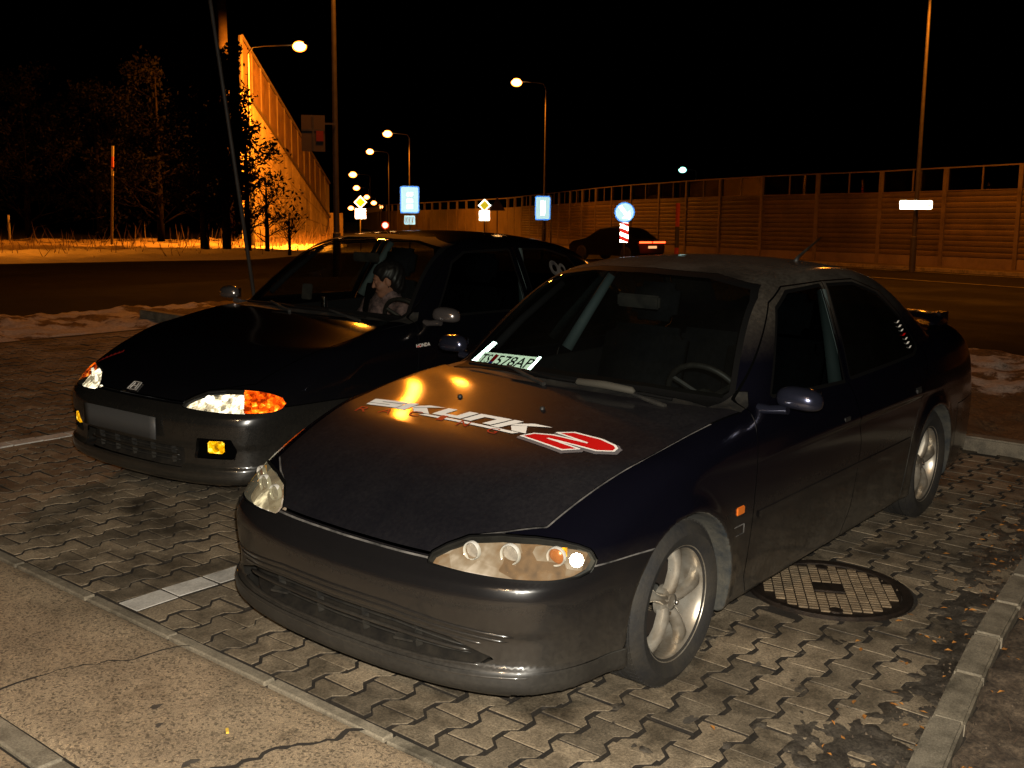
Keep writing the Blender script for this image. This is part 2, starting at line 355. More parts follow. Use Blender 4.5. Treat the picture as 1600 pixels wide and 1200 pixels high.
# ------------------------------------------------------------------ ground materials
def posnoise(nt,scale,detail=5,rough=.62):
    g=N(nt,"ShaderNodeNewGeometry"); n=N(nt,"ShaderNodeTexNoise",i={'Scale':scale,'Detail':detail,'Roughness':rough}); nt.links.new(g.outputs['Position'],n.inputs['Vector']); return n
def mul(nt,a,b):
    m=N(nt,"ShaderNodeMix",data_type='RGBA',blend_type='MULTIPLY'); m.inputs[0].default_value=1
    nt.links.new(a,m.inputs[6]); nt.links.new(b,m.inputs[7]); return m.outputs[2]
def ground_mat(name,c1,c2,s1,grain=90,gr=(.6,1.35),stain=1.3,stlo=.35,rough=.8,bump=.5,rand=0,speck=0,stain_hi=.52):
    m,nt,out=new_mat(name); b=N(nt,"ShaderNodeBsdfPrincipled",i={'Roughness':rough}); nt.links.new(b.outputs[0],out.inputs[0])
    n=posnoise(nt,s1,8,.7); r=ramp(nt,n.outputs[0],[(.3,c1),(.7,c2)])
    gn=posnoise(nt,grain,3,.7); rg=ramp(nt,gn.outputs[0],[(.28,g3(gr[0])),(.72,g3(gr[1]))]); col=mul(nt,r.outputs[0],rg.outputs[0])
    st=posnoise(nt,stain,7,.72); rs=ramp(nt,st.outputs[0],[(.30,g3(stlo)),(stain_hi,g3(1))]); col=mul(nt,col,rs.outputs[0])
    if speck:
        v=N(nt,"ShaderNodeTexVoronoi",i={'Scale':speck}); g=N(nt,"ShaderNodeNewGeometry"); nt.links.new(g.outputs['Position'],v.inputs['Vector'])
        rv=ramp(nt,v.outputs['Color'],[(.15,(.40,.36,.33)),(.4,(.95,.86,.80)),(.75,(1.1,1.0,.92)),(1,(1.45,1.25,1.1))]); col=mul(nt,col,rv.outputs[0])
    if rand:
        oi=N(nt,"ShaderNodeObjectInfo"); g=N(nt,"ShaderNodeNewGeometry"); ad=N(nt,"ShaderNodeMath",operation='ADD'); fr=N(nt,"ShaderNodeMath",operation='FRACT')
        nt.links.new(oi.outputs['Random'],ad.inputs[0]); nt.links.new(g.outputs['Random Per Island'],ad.inputs[1]); nt.links.new(ad.outputs[0],fr.inputs[0])
        rr=ramp(nt,fr.outputs[0],[(0,g3(1-rand)),(.5,(1,.99,.97)),(1,(1+rand,1+rand*.93,1+rand*.85))]); col=mul(nt,col,rr.outputs[0])
    nt.links.new(col,b.inputs['Base Color'])
    n3=posnoise(nt,grain*1.2,5,.7); bp=N(nt,"ShaderNodeBump",i={'Strength':bump,'Distance':.004}); nt.links.new(n3.outputs[0],bp.inputs['Height']); nt.links.new(bp.outputs[0],b.inputs['Normal'])
    rr2=ramp(nt,st.outputs[0],[(.3,g3(rough-.3)),(.55,g3(rough))]); nt.links.new(rr2.outputs[0],b.inputs['Roughness'])
    return m
ground_mat('paver_grey',(.14,.108,.070),(.31,.25,.172),6,120,(.45,1.5),2.6,.10,.8,.8,rand=.36,stain_hi=.56)
ground_mat('paver_white',(.50,.48,.44),(.66,.64,.60),9,100,(.75,1.15),3.5,.55,.75,.35,rand=.08)
ground_mat('joint_dirt',(.008,.006,.004),(.028,.020,.012),14,150,(.5,1.5),3,.6,.95,.8)
ground_mat('concrete_slab',(.25,.205,.14),(.44,.365,.255),3.5,260,(.4,1.6),2.6,.45,.85,.9,speck=130,stain_hi=.45)
ground_mat('kerb_concrete',(.15,.13,.095),(.29,.25,.185),6,150,(.6,1.3),3,.35,.8,.6,rand=.15)
ground_mat('asphalt',(.008,.007,.006),(.018,.016,.014),.35,60,(.6,1.4),.25,.6,.95,.5)
MATS['asphalt'].node_tree.nodes['Principled BSDF'].inputs['Specular IOR Level'].default_value=.12
ground_mat('soil',(.030,.019,.011),(.13,.095,.062),11,60,(.35,1.9),3.5,.4,.95,1.0)
ground_mat('mud',(.02,.015,.011),(.09,.075,.056),12,90,(.4,1.7),5,.5,.7,.9)
mat('iron',(.022,.017,.014),.55,.6,col2=(.05,.035,.025),nscale=30,bump=.4,bscale=200)
ground_mat('iron_infill',(.17,.12,.07),(.29,.22,.14),20,200,(.7,1.3),8,.5,.8,.4,rand=.18)
mat('crack_tar',(.03,.024,.018),.9); mat('stain',(.05,.042,.034),.7,col2=(.09,.078,.062),nscale=60)
# snow/soil mix, driven by a height attribute baked with the geometry
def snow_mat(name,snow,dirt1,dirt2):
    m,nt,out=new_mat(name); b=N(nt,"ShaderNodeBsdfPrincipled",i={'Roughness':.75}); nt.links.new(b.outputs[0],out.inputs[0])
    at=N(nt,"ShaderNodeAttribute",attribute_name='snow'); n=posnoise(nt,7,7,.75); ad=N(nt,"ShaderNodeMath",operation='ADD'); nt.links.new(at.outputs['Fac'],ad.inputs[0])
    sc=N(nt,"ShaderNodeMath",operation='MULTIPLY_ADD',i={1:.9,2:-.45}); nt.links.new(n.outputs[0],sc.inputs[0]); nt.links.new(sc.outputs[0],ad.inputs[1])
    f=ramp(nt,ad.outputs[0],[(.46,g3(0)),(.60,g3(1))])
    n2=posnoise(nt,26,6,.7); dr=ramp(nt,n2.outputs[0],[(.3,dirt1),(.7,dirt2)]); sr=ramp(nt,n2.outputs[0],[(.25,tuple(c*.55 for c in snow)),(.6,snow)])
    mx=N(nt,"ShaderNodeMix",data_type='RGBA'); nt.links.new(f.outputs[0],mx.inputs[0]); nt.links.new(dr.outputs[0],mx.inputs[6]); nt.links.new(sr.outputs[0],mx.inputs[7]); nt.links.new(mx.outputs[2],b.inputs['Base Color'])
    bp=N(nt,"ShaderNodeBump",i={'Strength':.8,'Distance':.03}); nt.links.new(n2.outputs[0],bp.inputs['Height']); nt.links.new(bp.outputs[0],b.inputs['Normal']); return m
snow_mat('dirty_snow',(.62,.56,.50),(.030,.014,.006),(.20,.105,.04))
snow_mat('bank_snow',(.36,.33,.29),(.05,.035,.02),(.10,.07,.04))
# ------------------------------------------------------------------ ground sheets (world space)
xs=np.concatenate([[-1500,-700,-350,-200,-130,-90,-70,-55],np.arange(-45,26,1.0),[35,60,150]]); ys=np.concatenate([[-1500,-700,-350,-200,-130,-90,-70],np.arange(-55,26,1.0),[35,60,150]])
X,Y=np.meshgrid(xs,ys,indexing='ij'); inr=(X>-9.9)&(X<30)&(Y>-11.2)&(Y<9)
Z=gz(X,Y)-np.where(inr,.14,.02); V=np.stack([X,Y,Z],-1).reshape(-1,3); I=np.arange(X.size).reshape(X.shape)
Q=np.stack([I[:-1,:-1],I[1:,:-1],I[1:,1:],I[:-1,1:]],-1).reshape(-1,4)
struct(link('asphalt_road',np_mesh('asphalt_road',V,Q),MATS['asphalt']))
def tilted(o): o.matrix_world=TILT.copy(); return o
# ------------------------------------------------------------------ block paving
bed=MB(); bed.v=[(-4.45,-8.6,-.016),(.875,-8.6,-.016),(.875,1.78,-.016),(-4.45,1.20,-.016)]; bed.f=[(0,1,2,3)]
bed=heightfield(-4.45,.875,-8.6,1.80,.05,lambda X,Y:-.0075+.004*(fbm(X,Y,9,3)-.5)*2+.003*(fbm(X,Y,1.2,2,5)-.5))
paving=struct(tilted(link('block_paving',np_mesh('bed',bed[0],bed[1]),MATS['joint_dirt'])))
MHC=(-1.25,.865); MHR=.352
GAP=.0048; GAPY=.0105; AMP=.0175; Lb=.2
def wv(t): # zigzag profile, +1 at block ends, -1 at the waist
    t=t%1.0
    pts=[(0,1),(.17,1),(.34,-1),(.66,-1),(.83,1),(1,1)]
    for (a,b),(c_,d) in zip(pts,pts[1:]):
        if a<=t<=c_: return b+(d-b)*(t-a)/(c_-a)
    return 1
def outline(P,ls,rs,half=None):
    """outline of one block centred at the origin, long axis along x; ls/rs: straight left/right side"""
    ts=[0,.17,.34,.66,.83,1] if half is None else ([0,.17,.34,.5] if half==0 else [.5,.66,.83,1])
    x=lambda t: -Lb/2+GAP+(Lb-2*GAP)*t
    R=[(x(t),P/2-GAPY+(0.005 if rs else AMP*wv(t))) for t in ts]; Lf=[(x(t),-P/2+GAPY-(0.005 if ls else AMP*wv(t))) for t in ts]
    return Lf+R[::-1]
def block_mesh(name,poly,mat_,tilt=(0,0,0)):
    c=np.mean(poly,0); n=len(poly); top=[]; mid=[]; bot=[]
    for p in poly:
        d=np.array(p)-c; k=1-.0022/max(np.hypot(*d),.02); q=c+d*k
        dz=tilt[0]+tilt[1]*p[0]+tilt[2]*p[1]
        top.append((q[0],q[1],dz)); mid.append((p[0],p[1],dz-.0025)); bot.append((p[0],p[1],-.03))
    vs=top+mid+bot; fs=[tuple(range(n))]+[(i+n,(i+1)%n+n,(i+1)%n,i) for i in range(n)]+[(i+2*n,(i+1)%n+2*n,(i+1)%n+n,i+n) for i in range(n)]
    return vs,fs
cols=[]  # (y centre, pitch, white, leftstraight, rightstraight)
def add_cols(y0,y1,n):
    P=(y1-y0)/n
    for k in range(n): cols.append((y0+P*(k+.5),P,False,k==0,False))
add_cols(-8.45,-4.215,30); cols[-1]=cols[-1][:4]+(True,)
cols.append((-4.15,.13,True,True,True)); add_cols(-4.085,-1.245,20); cols[-1]=cols[-1][:4]+(True,)
cols.append((-1.177,.136,True,True,True)); add_cols(-1.109,1.75,20)
KL=[(1.3,1.79),(.014,1.641),(-.817,1.539),(-1.334,1.492),(-2.236,1.425),(-4.43,1.245)]
def kerb_y(x):
    for (a,b),(c_,d) in zip(KL,KL[1:]):
        if c_<=x<=a: return b+(d-b)*(x-a)/(c_-a)
    return KL[0][1] if x>KL[0][0] else KL[-1][1]
blocks=[]
for ci,(yc,P,white,ls,rs) in enumerate(cols):
    off=0 if (ci%2==0 or white) else .1
    x=.868-off
    k=0
    if off: blocks.append((.868-.05+.0,yc,P,white,ls,rs,'h'))
    while x-Lb/2>-4.43:
        blocks.append((x-Lb/2,yc,P,white,ls,rs,None)); x-=Lb
campos=np.array([3.03,2.46])
vis=[]
for b in blocks:
    x,y=b[0],b[1]
    if y+.04>kerb_y(x)-.0 : continue
    dm=math.hypot(x-MHC[0],y-MHC[1])
    if dm<MHR-.02: continue
    hid=(-3.45<x<.45 and -.74<y<.60) or (-4.4<x<-.15 and -3.2<y<-1.5) or (-4.4<x<-2.6 and -3.3<y<.2)
    d=math.hypot(x-campos[0],y-campos[1]); vis.append((d+(50 if hid else 0),b,dm,hid))
vis.sort(key=lambda t:t[0])
shared={}; sv=[];sf=[]; swv=[];swf=[]
made=0
for rank,(d,b,dm,hid) in enumerate(vis):
    x,y,P,white,ls,rs,h=b
    poly=outline(P,ls,rs,None if h is None else 0)
    if h: poly=[((q[0]+.05),q[1]) for q in poly]
    tilt=(random.gauss(0,.0018),random.gauss(0,.014),random.gauss(0,.014))
    special=False
    if dm<MHR+.16:
        special=True; dense=[]
        for i in range(len(poly)):
            a=np.array(poly[i]);c_=np.array(poly[(i+1)%len(poly)])
            for t in (0,.34,.67): dense.append(a+(c_-a)*t)
        poly=[]
        for q in dense:
            w=np.array([q[0]+x-MHC[0],q[1]+y-MHC[1]]); rr=np.hypot(*w)
            if rr<MHR+.012: w=w/max(rr,1e-4)*(MHR+.012)
            poly.append((w[0]+MHC[0]-x,w[1]+MHC[1]-y))
        tilt=(0,0,0)
    ky=kerb_y(x)-y
    if any(q[1]>ky-.006 for q in poly): special=True; poly=[(q[0],min(q[1],ky-.006)) for q in poly]
    if made<297 and not hid:
        key=(round(P,4),white,ls,rs,h) if not special else None
        if key is not None and key in shared: me=shared[key]
        else:
            vs,fs=block_mesh('paver',poly,None); me=bpy.data.meshes.new('paver'); me.from_pydata(vs,[],fs); me.update(); me.materials.append(MATS['paver_white' if white else 'paver_grey']); me.materials.append(MATS['joint_dirt'])
            for p_ in me.polygons[1+len(poly):]: p_.material_index=1
            if key is not None: shared[key]=me
        o=link('paver',me,None,paving); o.location=(x+random.gauss(0,.0014),y+random.gauss(0,.0014),tilt[0]); o.rotation_euler=(tilt[2]*.8,-tilt[1]*.8,random.gauss(0,.009) if not special else 0)
        if white: o['label']='white painted paving block'
        made+=1
    else:
        vs,fs=block_mesh('p',poly,None,tilt); tv,tf=(swv,swf) if white else (sv,sf); n0=len(tv)
        tv+=[(v[0]+x,v[1]+y,v[2]) for v in vs]; tf+=[tuple(i+n0 for i in f) for f in fs]
m=MB(); m.v=sv; m.f=sf; o=m.build('pavers_beyond',MATS['paver_grey'],paving); o['kind']='stuff'; o.data.materials.append(MATS['joint_dirt'])
for p_ in o.data.polygons:
    if abs(p_.normal.z)<.2: p_.material_index=1
m=MB(); m.v=swv; m.f=swf; o=m.build('line_pavers_beyond',MATS['paver_white'],paving); o['kind']='stuff'
# ------------------------------------------------------------------ edging, concrete apron, gutter
edge=struct(tilted(link('edging_strip',None)))
y=-6.0+.02; 
em=MB().box(-.024,.024,-.282,.282,-.05,.0).mesh('edging_stone'); b=bmesh.new(); b.from_mesh(em); bmesh.ops.bevel(b,geom=b.edges[:],offset=.005,segments=1,affect='EDGES'); b.to_mesh(em); b.free(); em.materials.append(MATS['kerb_concrete'])
k=0
while y<2.6:
    o=link('edging_stone',em,None,edge,(.899+random.gauss(0,.0015),y+.285,.002+random.gauss(0,.0015)),(0,0,random.gauss(0,.003))); y+=.575
gm=MB().box(-.04,.04,-.242,.242,-.05,.0).mesh('gutter_stone'); b=bmesh.new(); b.from_mesh(gm); bmesh.ops.bevel(b,geom=b.edges[:],offset=.006,segments=1,affect='EDGES'); b.to_mesh(gm); b.free(); gm.materials.append(MATS['kerb_concrete'])
gut=struct(tilted(link('gutter_strip',None))); y=-4
while y<2: link('gutter_stone',gm,None,gut,(1.655+random.gauss(0,.002),y,.0),(0,0,0)); y+=.495
def slab(name,x0,x1,y0,y1,step,m,z=.002,amp=.004):
    V,Q=heightfield(x0,x1,y0,y1,step,lambda X,Y:z+amp*(fbm(X,Y,3,3,2)-.5)*2*np.clip((X-x0)*20,0,1)-.01*np.exp(-((X-x0)/.015)**2)-.01*np.exp(-((X-x1)/.015)**2))
    return struct(tilted(link(name,np_mesh(name,V,Q),m)))
slab('concrete_apron',.93,1.605,-14,6,.03,MATS['concrete_slab'])
slab('concrete_pavement',1.705,9,-14,9,.06,MATS['concrete_slab'])
V,Q=heightfield(.86,1.72,-8,6,.06,lambda X,Y:-.014+0*X); struct(tilted(link('joint_bed',np_mesh('joint_bed',V,Q),MATS['joint_dirt'])))
def ribbon(pts,w,z,name,m,jit=.006):
    vs=[];fs=[]
    P=[]
    for (a,b_) in zip(pts,pts[1:]):
        n=max(2,int(math.dist(a,b_)/.02))
        for i in range(n): t=i/n; P.append((a[0]+(b_[0]-a[0])*t,a[1]+(b_[1]-a[1])*t))
    P.append(pts[-1]); cum=0
    for i,p in enumerate(P):
        q=P[min(i+1,len(P)-1)]; r=P[max(i-1,0)]; d=np.array(q)-np.array(r); d=d/max(np.hypot(*d),1e-6); n=np.array([-d[1],d[0]])
        o=jit*math.sin(i*.9+math.sin(i*.37)*3)+random.gauss(0,jit*.4); ww=w*(.45+random.random()*.9)
        for s in (-1,1): vs.append((p[0]+n[0]*(o+s*ww/2),p[1]+n[1]*(o+s*ww/2),z))
        if i: fs.append((2*i-2,2*i-1,2*i+1,2*i))
    mb=MB().add(vs,fs); return mb
cr=ribbon([(1.60,-.86),(1.535,-.84),(1.30,-.82),(1.12,-.72),(.99,-.71),(.925,-.665)],.010,.0085,'crack',None)
o=cr.build('crack',MATS['crack_tar']); tilted(o); struct(o)
cr=ribbon([(1.62,.02),(1.40,.10),(1.296,.135),(1.16,.15),(1.05,.22),(.93,.245)],.020,.0085,'crack',None,.012)
o=cr.build('crack.001',MATS['crack_tar']); tilted(o); struct(o)
for nm,(x,y,rx,ry) in {'oil_stain':(1.27,-.35,.022,.012),'oil_stain.001':(1.33,-.24,.016,.010),'oil_stain.002':(1.40,.02,.024,.018),'oil_stain.003':(-.32,.98,.022,.016),'oil_stain.004':(.20,1.0,.03,.02)}.items():
    pl=[(x+rx*math.cos(t)*(1+.35*math.sin(3*t+x*9)+random.gauss(0,.12)),y+ry*math.sin(t)*(1+.3*math.cos(2*t+y*7)+random.gauss(0,.12))) for t in np.linspace(0,2*math.pi,26)[:-1]]
    vs=[(a,b_,.0085) for a,b_ in pl]; o=MB().add(vs,[tuple(range(len(vs)))]).build('oil_stain',MATS['stain']); tilted(o); struct(o)
# ------------------------------------------------------------------ kerbs
kerb=struct(tilted(link('side_kerb',None)))
km=MB().box(-.197,.197,0,.10,-.08,.045).mesh('kerb_stone'); b=bmesh.new(); b.from_mesh(km); bmesh.ops.bevel(b,geom=b.edges[:],offset=.009,segments=2,affect='EDGES'); b.to_mesh(km); b.free(); km.materials.append(MATS['kerb_concrete'])
x=.93
while x>-4.2:
    xa=x-.2; ya=kerb_y(xa); sl=math.atan2(kerb_y(xa-.15)-kerb_y(xa+.15),-.3)+math.pi
    link('kerb_stone',km,None,kerb,(xa,ya,random.gauss(0,.004)),(random.gauss(0,.01),random.gauss(0,.01),math.atan((kerb_y(xa+.15)-kerb_y(xa-.15))/.3)+random.gauss(0,.006))); x-=.402
bk=struct(tilted(link('rear_kerb',None)))
km2=MB().box(-.13,0,-.49,.49,-.08,.10).mesh('kerb_stone'); b=bmesh.new(); b.from_mesh(km2); bmesh.ops.bevel(b,geom=b.edges[:],offset=.012,segments=2,affect='EDGES'); b.to_mesh(km2); b.free(); km2.materials.append(MATS['kerb_concrete'])
y=5.5
while y>-8.6: link('kerb_stone',km2,None,bk,(-4.43,y-.5,random.gauss(0,.004)),(0,0,random.gauss(0,.004))); y-=1.0
# ------------------------------------------------------------------ verges
def verge(name,x0,x1,y0,y1,step,m,hfn,sfn,root=tilted):
    V,Q=heightfield(x0,x1,y0,y1,step,hfn); me=np_mesh(name,V,Q)
    at=me.attributes.new('snow','FLOAT','POINT'); at.data.foreach_set('value',sfn(V[:,0],V[:,1]).astype(np.float32)); o=link(name,me,m); root(o) if root else None; return o
def vd(X,Y):
    dA=np.minimum(np.minimum(X+9.9,-4.56-X),np.minimum(Y+11.2,9-Y)); dB=np.minimum(np.minimum(X+9.9,7-X),np.minimum(Y+11.2,-8.5-Y)); return np.maximum(dA,dB)
def hb(X,Y):
    e=np.clip(vd(X,Y)/.35,0,1); return -.14+e*(.155-.04*(Y<-8))+e*(.13*(fbm(X,Y,1.6,4,3)-.5)+.11*(fbm(X,Y,6,3,8)-.5))
V,Q=heightfield(-9.9,7,-11.2,9,.07,hb); dd=vd(V[:,0],V[:,1]); Q=Q[(dd[Q]>-.05).all(1)]
me=np_mesh('snowy_verge',V,Q); at=me.attributes.new('snow','FLOAT','POINT'); X,Y=V[:,0],V[:,1]
at.data.foreach_set('value',(fbm(X,Y,1.7,4,3)*1.2+fbm(X,Y,4.5,3,33)*.9-.52+.12*(Y<-8)-.15*((X>-6.2)&(Y>-1))).astype(np.float32)); struct(tilted(link('snowy_verge',me,MATS['dirty_snow'])))
def hr(X,Y):
    ky=np.interp(-X,[-c_[0] for c_ in KL],[c_[1] for c_ in KL])
    return np.where(Y<ky+.10,-.03,.028+.035*(fbm(X,Y,5,4,4)-.5)+.03*(fbm(X,Y,20,2,6)-.5))
V,Q=heightfield(-4.5,3,1.25,6,.03,hr); o=struct(tilted(link('soil_verge',np_mesh('soil_verge',V,Q),MATS['soil'])))
# wet grit and mud washed against the side kerb
def hm_(X,Y):
    ky=np.interp(-X,[-c_[0] for c_ in KL],[c_[1] for c_ in KL]); d=ky-Y
    n=fbm(X,Y,3.5,4,21); w=.13+.20*n+.26*np.exp(-((X+.0)/.32)**2)+.12*np.exp(-((X+1.9)/.5)**2)
    m=np.clip((w-d)/.16,-.6,1); g=fbm(X,Y,16,4,5); g2=fbm(X,Y,45,2,3)
    return np.where(d<-.002,-.03,-.0095+.013*m-.045*(g-.44)*(1.3-.6*m)+.008*(g2-.5))
V,Q=heightfield(-4.4,.87,.70,1.75,.014,hm_); o=tilted(link('kerbside_mud',np_mesh('mud',V,Q),MATS['mud'])); o['kind']='stuff'; o['label']='dark wet mud and grit washed against the side kerb'; o['category']='mud'
# grit, leaves, litter
gv=MB()
for i in range(420):
    t=random.random(); x=random.uniform(-2.5,.8); y=kerb_y(x)-abs(random.gauss(0,.13)) if t<.55 else kerb_y(x)+.12+random.random()*.7
    r=random.uniform(.002,.006); z=.012 if t<.55 else .03
    vs=[(x+r*math.cos(a)*random.uniform(.7,1.2),y+r*math.sin(a)*random.uniform(.7,1.2),z-.004) for a in (0,1.6,3.1,4.7)]+[(x,y,z+r*.7)]
    gv.add(vs,[(0,1,4),(1,2,4),(2,3,4),(3,0,4)])
o=gv.build('grit',MATS['soil']); tilted(o); tag(o,'small brown stones scattered along the side kerb and soil','grit',kind='stuff')
mat('dead_leaf',(.45,.20,.04),.7,col2=(.30,.11,.02),nscale=60)
lv=MB()
for i in range(420):
    x=random.uniform(-4.3,.8); y=kerb_y(x)+(-abs(random.gauss(0,.2)) if random.random()<.3 else .12+random.random()*1.6); a=random.random()*6.28; l=random.uniform(.008,.018); w=l*.45; z=.014 if y<kerb_y(x) else .045
    c,s=math.cos(a),math.sin(a); q=[(l,0,0),(0,w,.004),(-l,0,.001),(0,-w,.003)]
    lv.add([(x+c*p-s*r_,y+s*p+c*r_,z+h+random.random()*.006) for p,r_,h in q],[(0,1,2,3)])
o=lv.build('fallen_leaves',MATS['dead_leaf']); tilted(o); tag(o,'scattered small orange dead leaves on the kerbside soil','leaves',kind='stuff')
mat('twig_brown',(.06,.035,.02),.9)
gr=MB()
for i in range(2600):
    x=random.uniform(-4.3,1.2); y=kerb_y(min(x,.9))+.12+random.random()*1.8
    if fbm(np.array(x),np.array(y),3,3,2)<.45: continue
    h=random.uniform(.02,.07); a=random.random()*6.28; dx,dy=math.cos(a),math.sin(a); w=.0018
    gr.add([(x-dy*w,y+dx*w,.02),(x+dy*w,y-dx*w,.02),(x+dx*h*.8,y+dy*h*.8,.02+h*.6)],[(0,1,2)])
o=gr.build('dead_grass',MATS['twig_brown']); tilted(o); tag(o,'thin brown dead grass on the soil beside the side kerb','grass',kind='stuff')
mat('litter_yellow',(.85,.55,.08),.5)
o=MB().box(-.013,.013,-.0045,.0045,0,.006).build('cigarette_end',MATS['litter_yellow']); o.matrix_world=TILT@Matrix.Translation((1.218,-.046,.008))@Matrix.Rotation(1.0,4,'Z'); tag(o,'small yellow cigarette end lying on the concrete apron','litter')
# ------------------------------------------------------------------ manhole cover
mh=empty('manhole_cover'); mh.matrix_world=TILT@Matrix.Translation((MHC[0],MHC[1],0))@Matrix.Rotation(math.radians(29),4,'Z')
tag(mh,'round cast iron manhole cover with concrete-filled grid, in the paving beside the nearer car','manhole cover')
MB().lathe([(.305,-.03),(.305,.006),(.318,.009),(.343,.009),(.349,.003),(.349,-.03)],64,'z').build('frame_ring',MATS['iron'],mh,True,30)
MB().lathe([(0,.0),(.300,.0),(.300,-.03)],64,'z').build('cover_plate',MATS['iron'],mh)
MB().box(-.050,.050,-.064,.064,0,.0075).build('centre_badge',MATS['iron'],mh,bevel=.002)
for s in (-1,1): MB().lathe([(0,.006),(.028,.006),(.033,.0)],20,'z').build('lifting_lug',MATS['iron'],mh,loc=(s*.262,0,0.001))
cm={}
tx,ty=.0270,.0430
tile=MB().box(-tx/2+.003,tx/2-.003,-ty/2+.003,ty/2-.003,-.002,.0055).mesh('infill_tile'); tile.materials.append(MATS['iron_infill'])
for i in range(-11,12):
    for j in range(-7,8):
        x,y=i*tx,(j+.5*0)*ty
        if max(math.hypot(x+a*tx/2,y+b_*ty/2) for a in (-1,1) for b_ in (-1,1))>.303: continue
        if abs(x)<.062 and abs(y)<.085: continue
        if abs(abs(x)-.262)<.035 and abs(y)<.04: continue
        link('infill_tile',tile,None,mh,(x,y,random.gauss(0,.0004)))
# ------------------------------------------------------------------ cutting a car skin into panels
def cut(V,Nn,F,phi):
    p=phi(V); p=np.where(np.abs(p)<1e-6,1e-6,p); s=p>0; fs=s[F]; c=fs.sum(1); mix=(c==1)|(c==2)
    keep=F[~mix]; G=F[mix]
    if len(G)==0: return V,Nn,F
    cg=c[mix]; gs=s[G]
    odd=np.where(cg==1,np.argmax(gs,1),np.argmin(gs,1)); r=np.arange(len(G))
    a=G[r,odd]; b=G[r,(odd+1)%3]; d=G[r,(odd+2)%3]
    def ed(u,v):
        lo=np.minimum(u,v); hi=np.maximum(u,v); return lo.astype(np.int64)*len(V)+hi
    e1=ed(a,b); e2=ed(a,d); ue,inv=np.unique(np.concatenate([e1,e2]),return_inverse=True)
    lo=ue//len(V); hi=ue%len(V); t=(p[lo]/(p[lo]-p[hi]))[:,None]
    nv=V[lo]+(V[hi]-V[lo])*t; nn=Nn[lo]+(Nn[hi]-Nn[lo])*t; nn/=np.linalg.norm(nn,axis=1,keepdims=True)+1e-12
    m1=inv[:len(G)]+len(V); m2=inv[len(G):]+len(V)
    F2=np.concatenate([keep,np.stack([a,m1,m2],1),np.stack([m1,b,d],1),np.stack([m1,d,m2],1)])
    return np.concatenate([V,nv]),np.concatenate([Nn,nn]),F2
def poly_sdf(pts,r=0):
    P=np.array(pts,float)
    def f(a,b):
        q=np.stack([a,b],-1); d=np.full(a.shape,1e9); ins=np.zeros(a.shape,bool)
        for i in range(len(P)):
            p0=P[i];p1=P[(i+1)%len(P)]; e=p1-p0; w=q-p0; t=np.clip((w@e)/(e@e),0,1); d=np.minimum(d,np.hypot(w[...,0]-e[0]*t,w[...,1]-e[1]*t))
            c=(p0[1]>q[...,1])!=(p1[1]>q[...,1]); xx=p0[0]+(q[...,1]-p0[1])*e[0]/(e[1] if abs(e[1])>1e-9 else 1e-9); ins^=c&(q[...,0]<xx)
        return np.where(ins,-d,d)-r
    return f
def sub_mesh(name,V,Nn,F,mask,off=0.0,flip=False):
    f=F[mask]
    if len(f)==0: return None
    u,inv=np.unique(f.ravel(),return_inverse=True); f=inv.reshape(-1,3); v=V[u]+Nn[u]*off; n=Nn[u]
    if flip: f=f[:,::-1]; n=-n
    return np_mesh(name,v,f,n)
# car materials
paint('dusty_black_paint',(.002,.002,.0045),.20,(.105,.088,.062),.60,.004,.60,coat=.6,roof=.5)
paint('dusty_bonnet_paint',(.003,.003,.005),.36,(.075,.068,.066),.03,.12,.9,coat=.5,spec=.22,crough=.09)
paint('dusty_lip_paint',(.006,.006,.007),.4,(.09,.08,.06),.22,.16,.40,coat=.15)
mat('recess_dusty',(.010,.009,.008),.95,col2=(.022,.019,.015),nscale=20,spec=.1)
paint('dusty_bumper_paint',(.007,.0065,.007),.24,(.095,.083,.063),.32,.010,.48,coat=.8)
paint('gloss_black_paint',(.002,.002,.003),.10,(.10,.09,.07),.06,.0,.7,coat=.7)
paint('gloss_black_bumper',(.006,.006,.006),.22,(.10,.085,.06),.16,.02,.60,coat=.8)
mat('black_rubber',(.003,.003,.003),.6,spec=.15)
mat('seam_dark',(.001,.001,.001),1,spec=.02)
mat('seam_dust',(.16,.15,.14),.8,col2=(.01,.01,.01),nscale=9)
mat('black_plastic',(.008,.008,.008),.55,col2=(.03,.027,.022),nscale=14)
mat('liner',(.02,.02,.022),.9,col2=(.12,.125,.13),nscale=7)
mat('liner_mud',(.012,.017,.022),.9,col2=(.075,.07,.055),nscale=9,bump=.5,bscale=40)
mat('tyre',(.010,.010,.011),.8,col2=(.028,.024,.018),nscale=7,bump=.3,bscale=60)
mat('alloy',(.46,.43,.37),.33,.6,col2=(.24,.20,.15),nscale=11,rvar=.08)
mat('steel_rim',(.55,.57,.60),.35,.7)
mat('brake',(.05,.04,.035),.6,.6)
mat('interior_grey',(.008,.008,.009),.9,spec=.2)
mat('interior_pillar',(.07,.10,.10),.75)
mat('seat_fabric',(.005,.006,.007),.95,col2=(.009,.010,.012),nscale=30,spec=.1)
mat('chrome',(.85,.85,.87),.10,1); mat('badge_silver',(.55,.52,.48),.3,.4)
mat('reflector',(.86,.82,.76),.16,1,bump=.35,bscale=22)
mat('lamp_bowl',(.62,.55,.45),.25,.9,col2=(.45,.30,.16),nscale=9,bump=.5,bscale=16)
mat('mirror_blue',(.055,.06,.10),.2,.85,coat=1)
mat('mirror_grey',(.16,.14,.135),.24,.75,coat=1)
glass('window_glass',(.30,.33,.33)); glass('windscreen_glass',(.50,.54,.54),dirt=.008); glass('hatch_screen',(.62,.64,.62),dirt=.004); glass('dark_glass',(.14,.16,.16),dirt=.01)
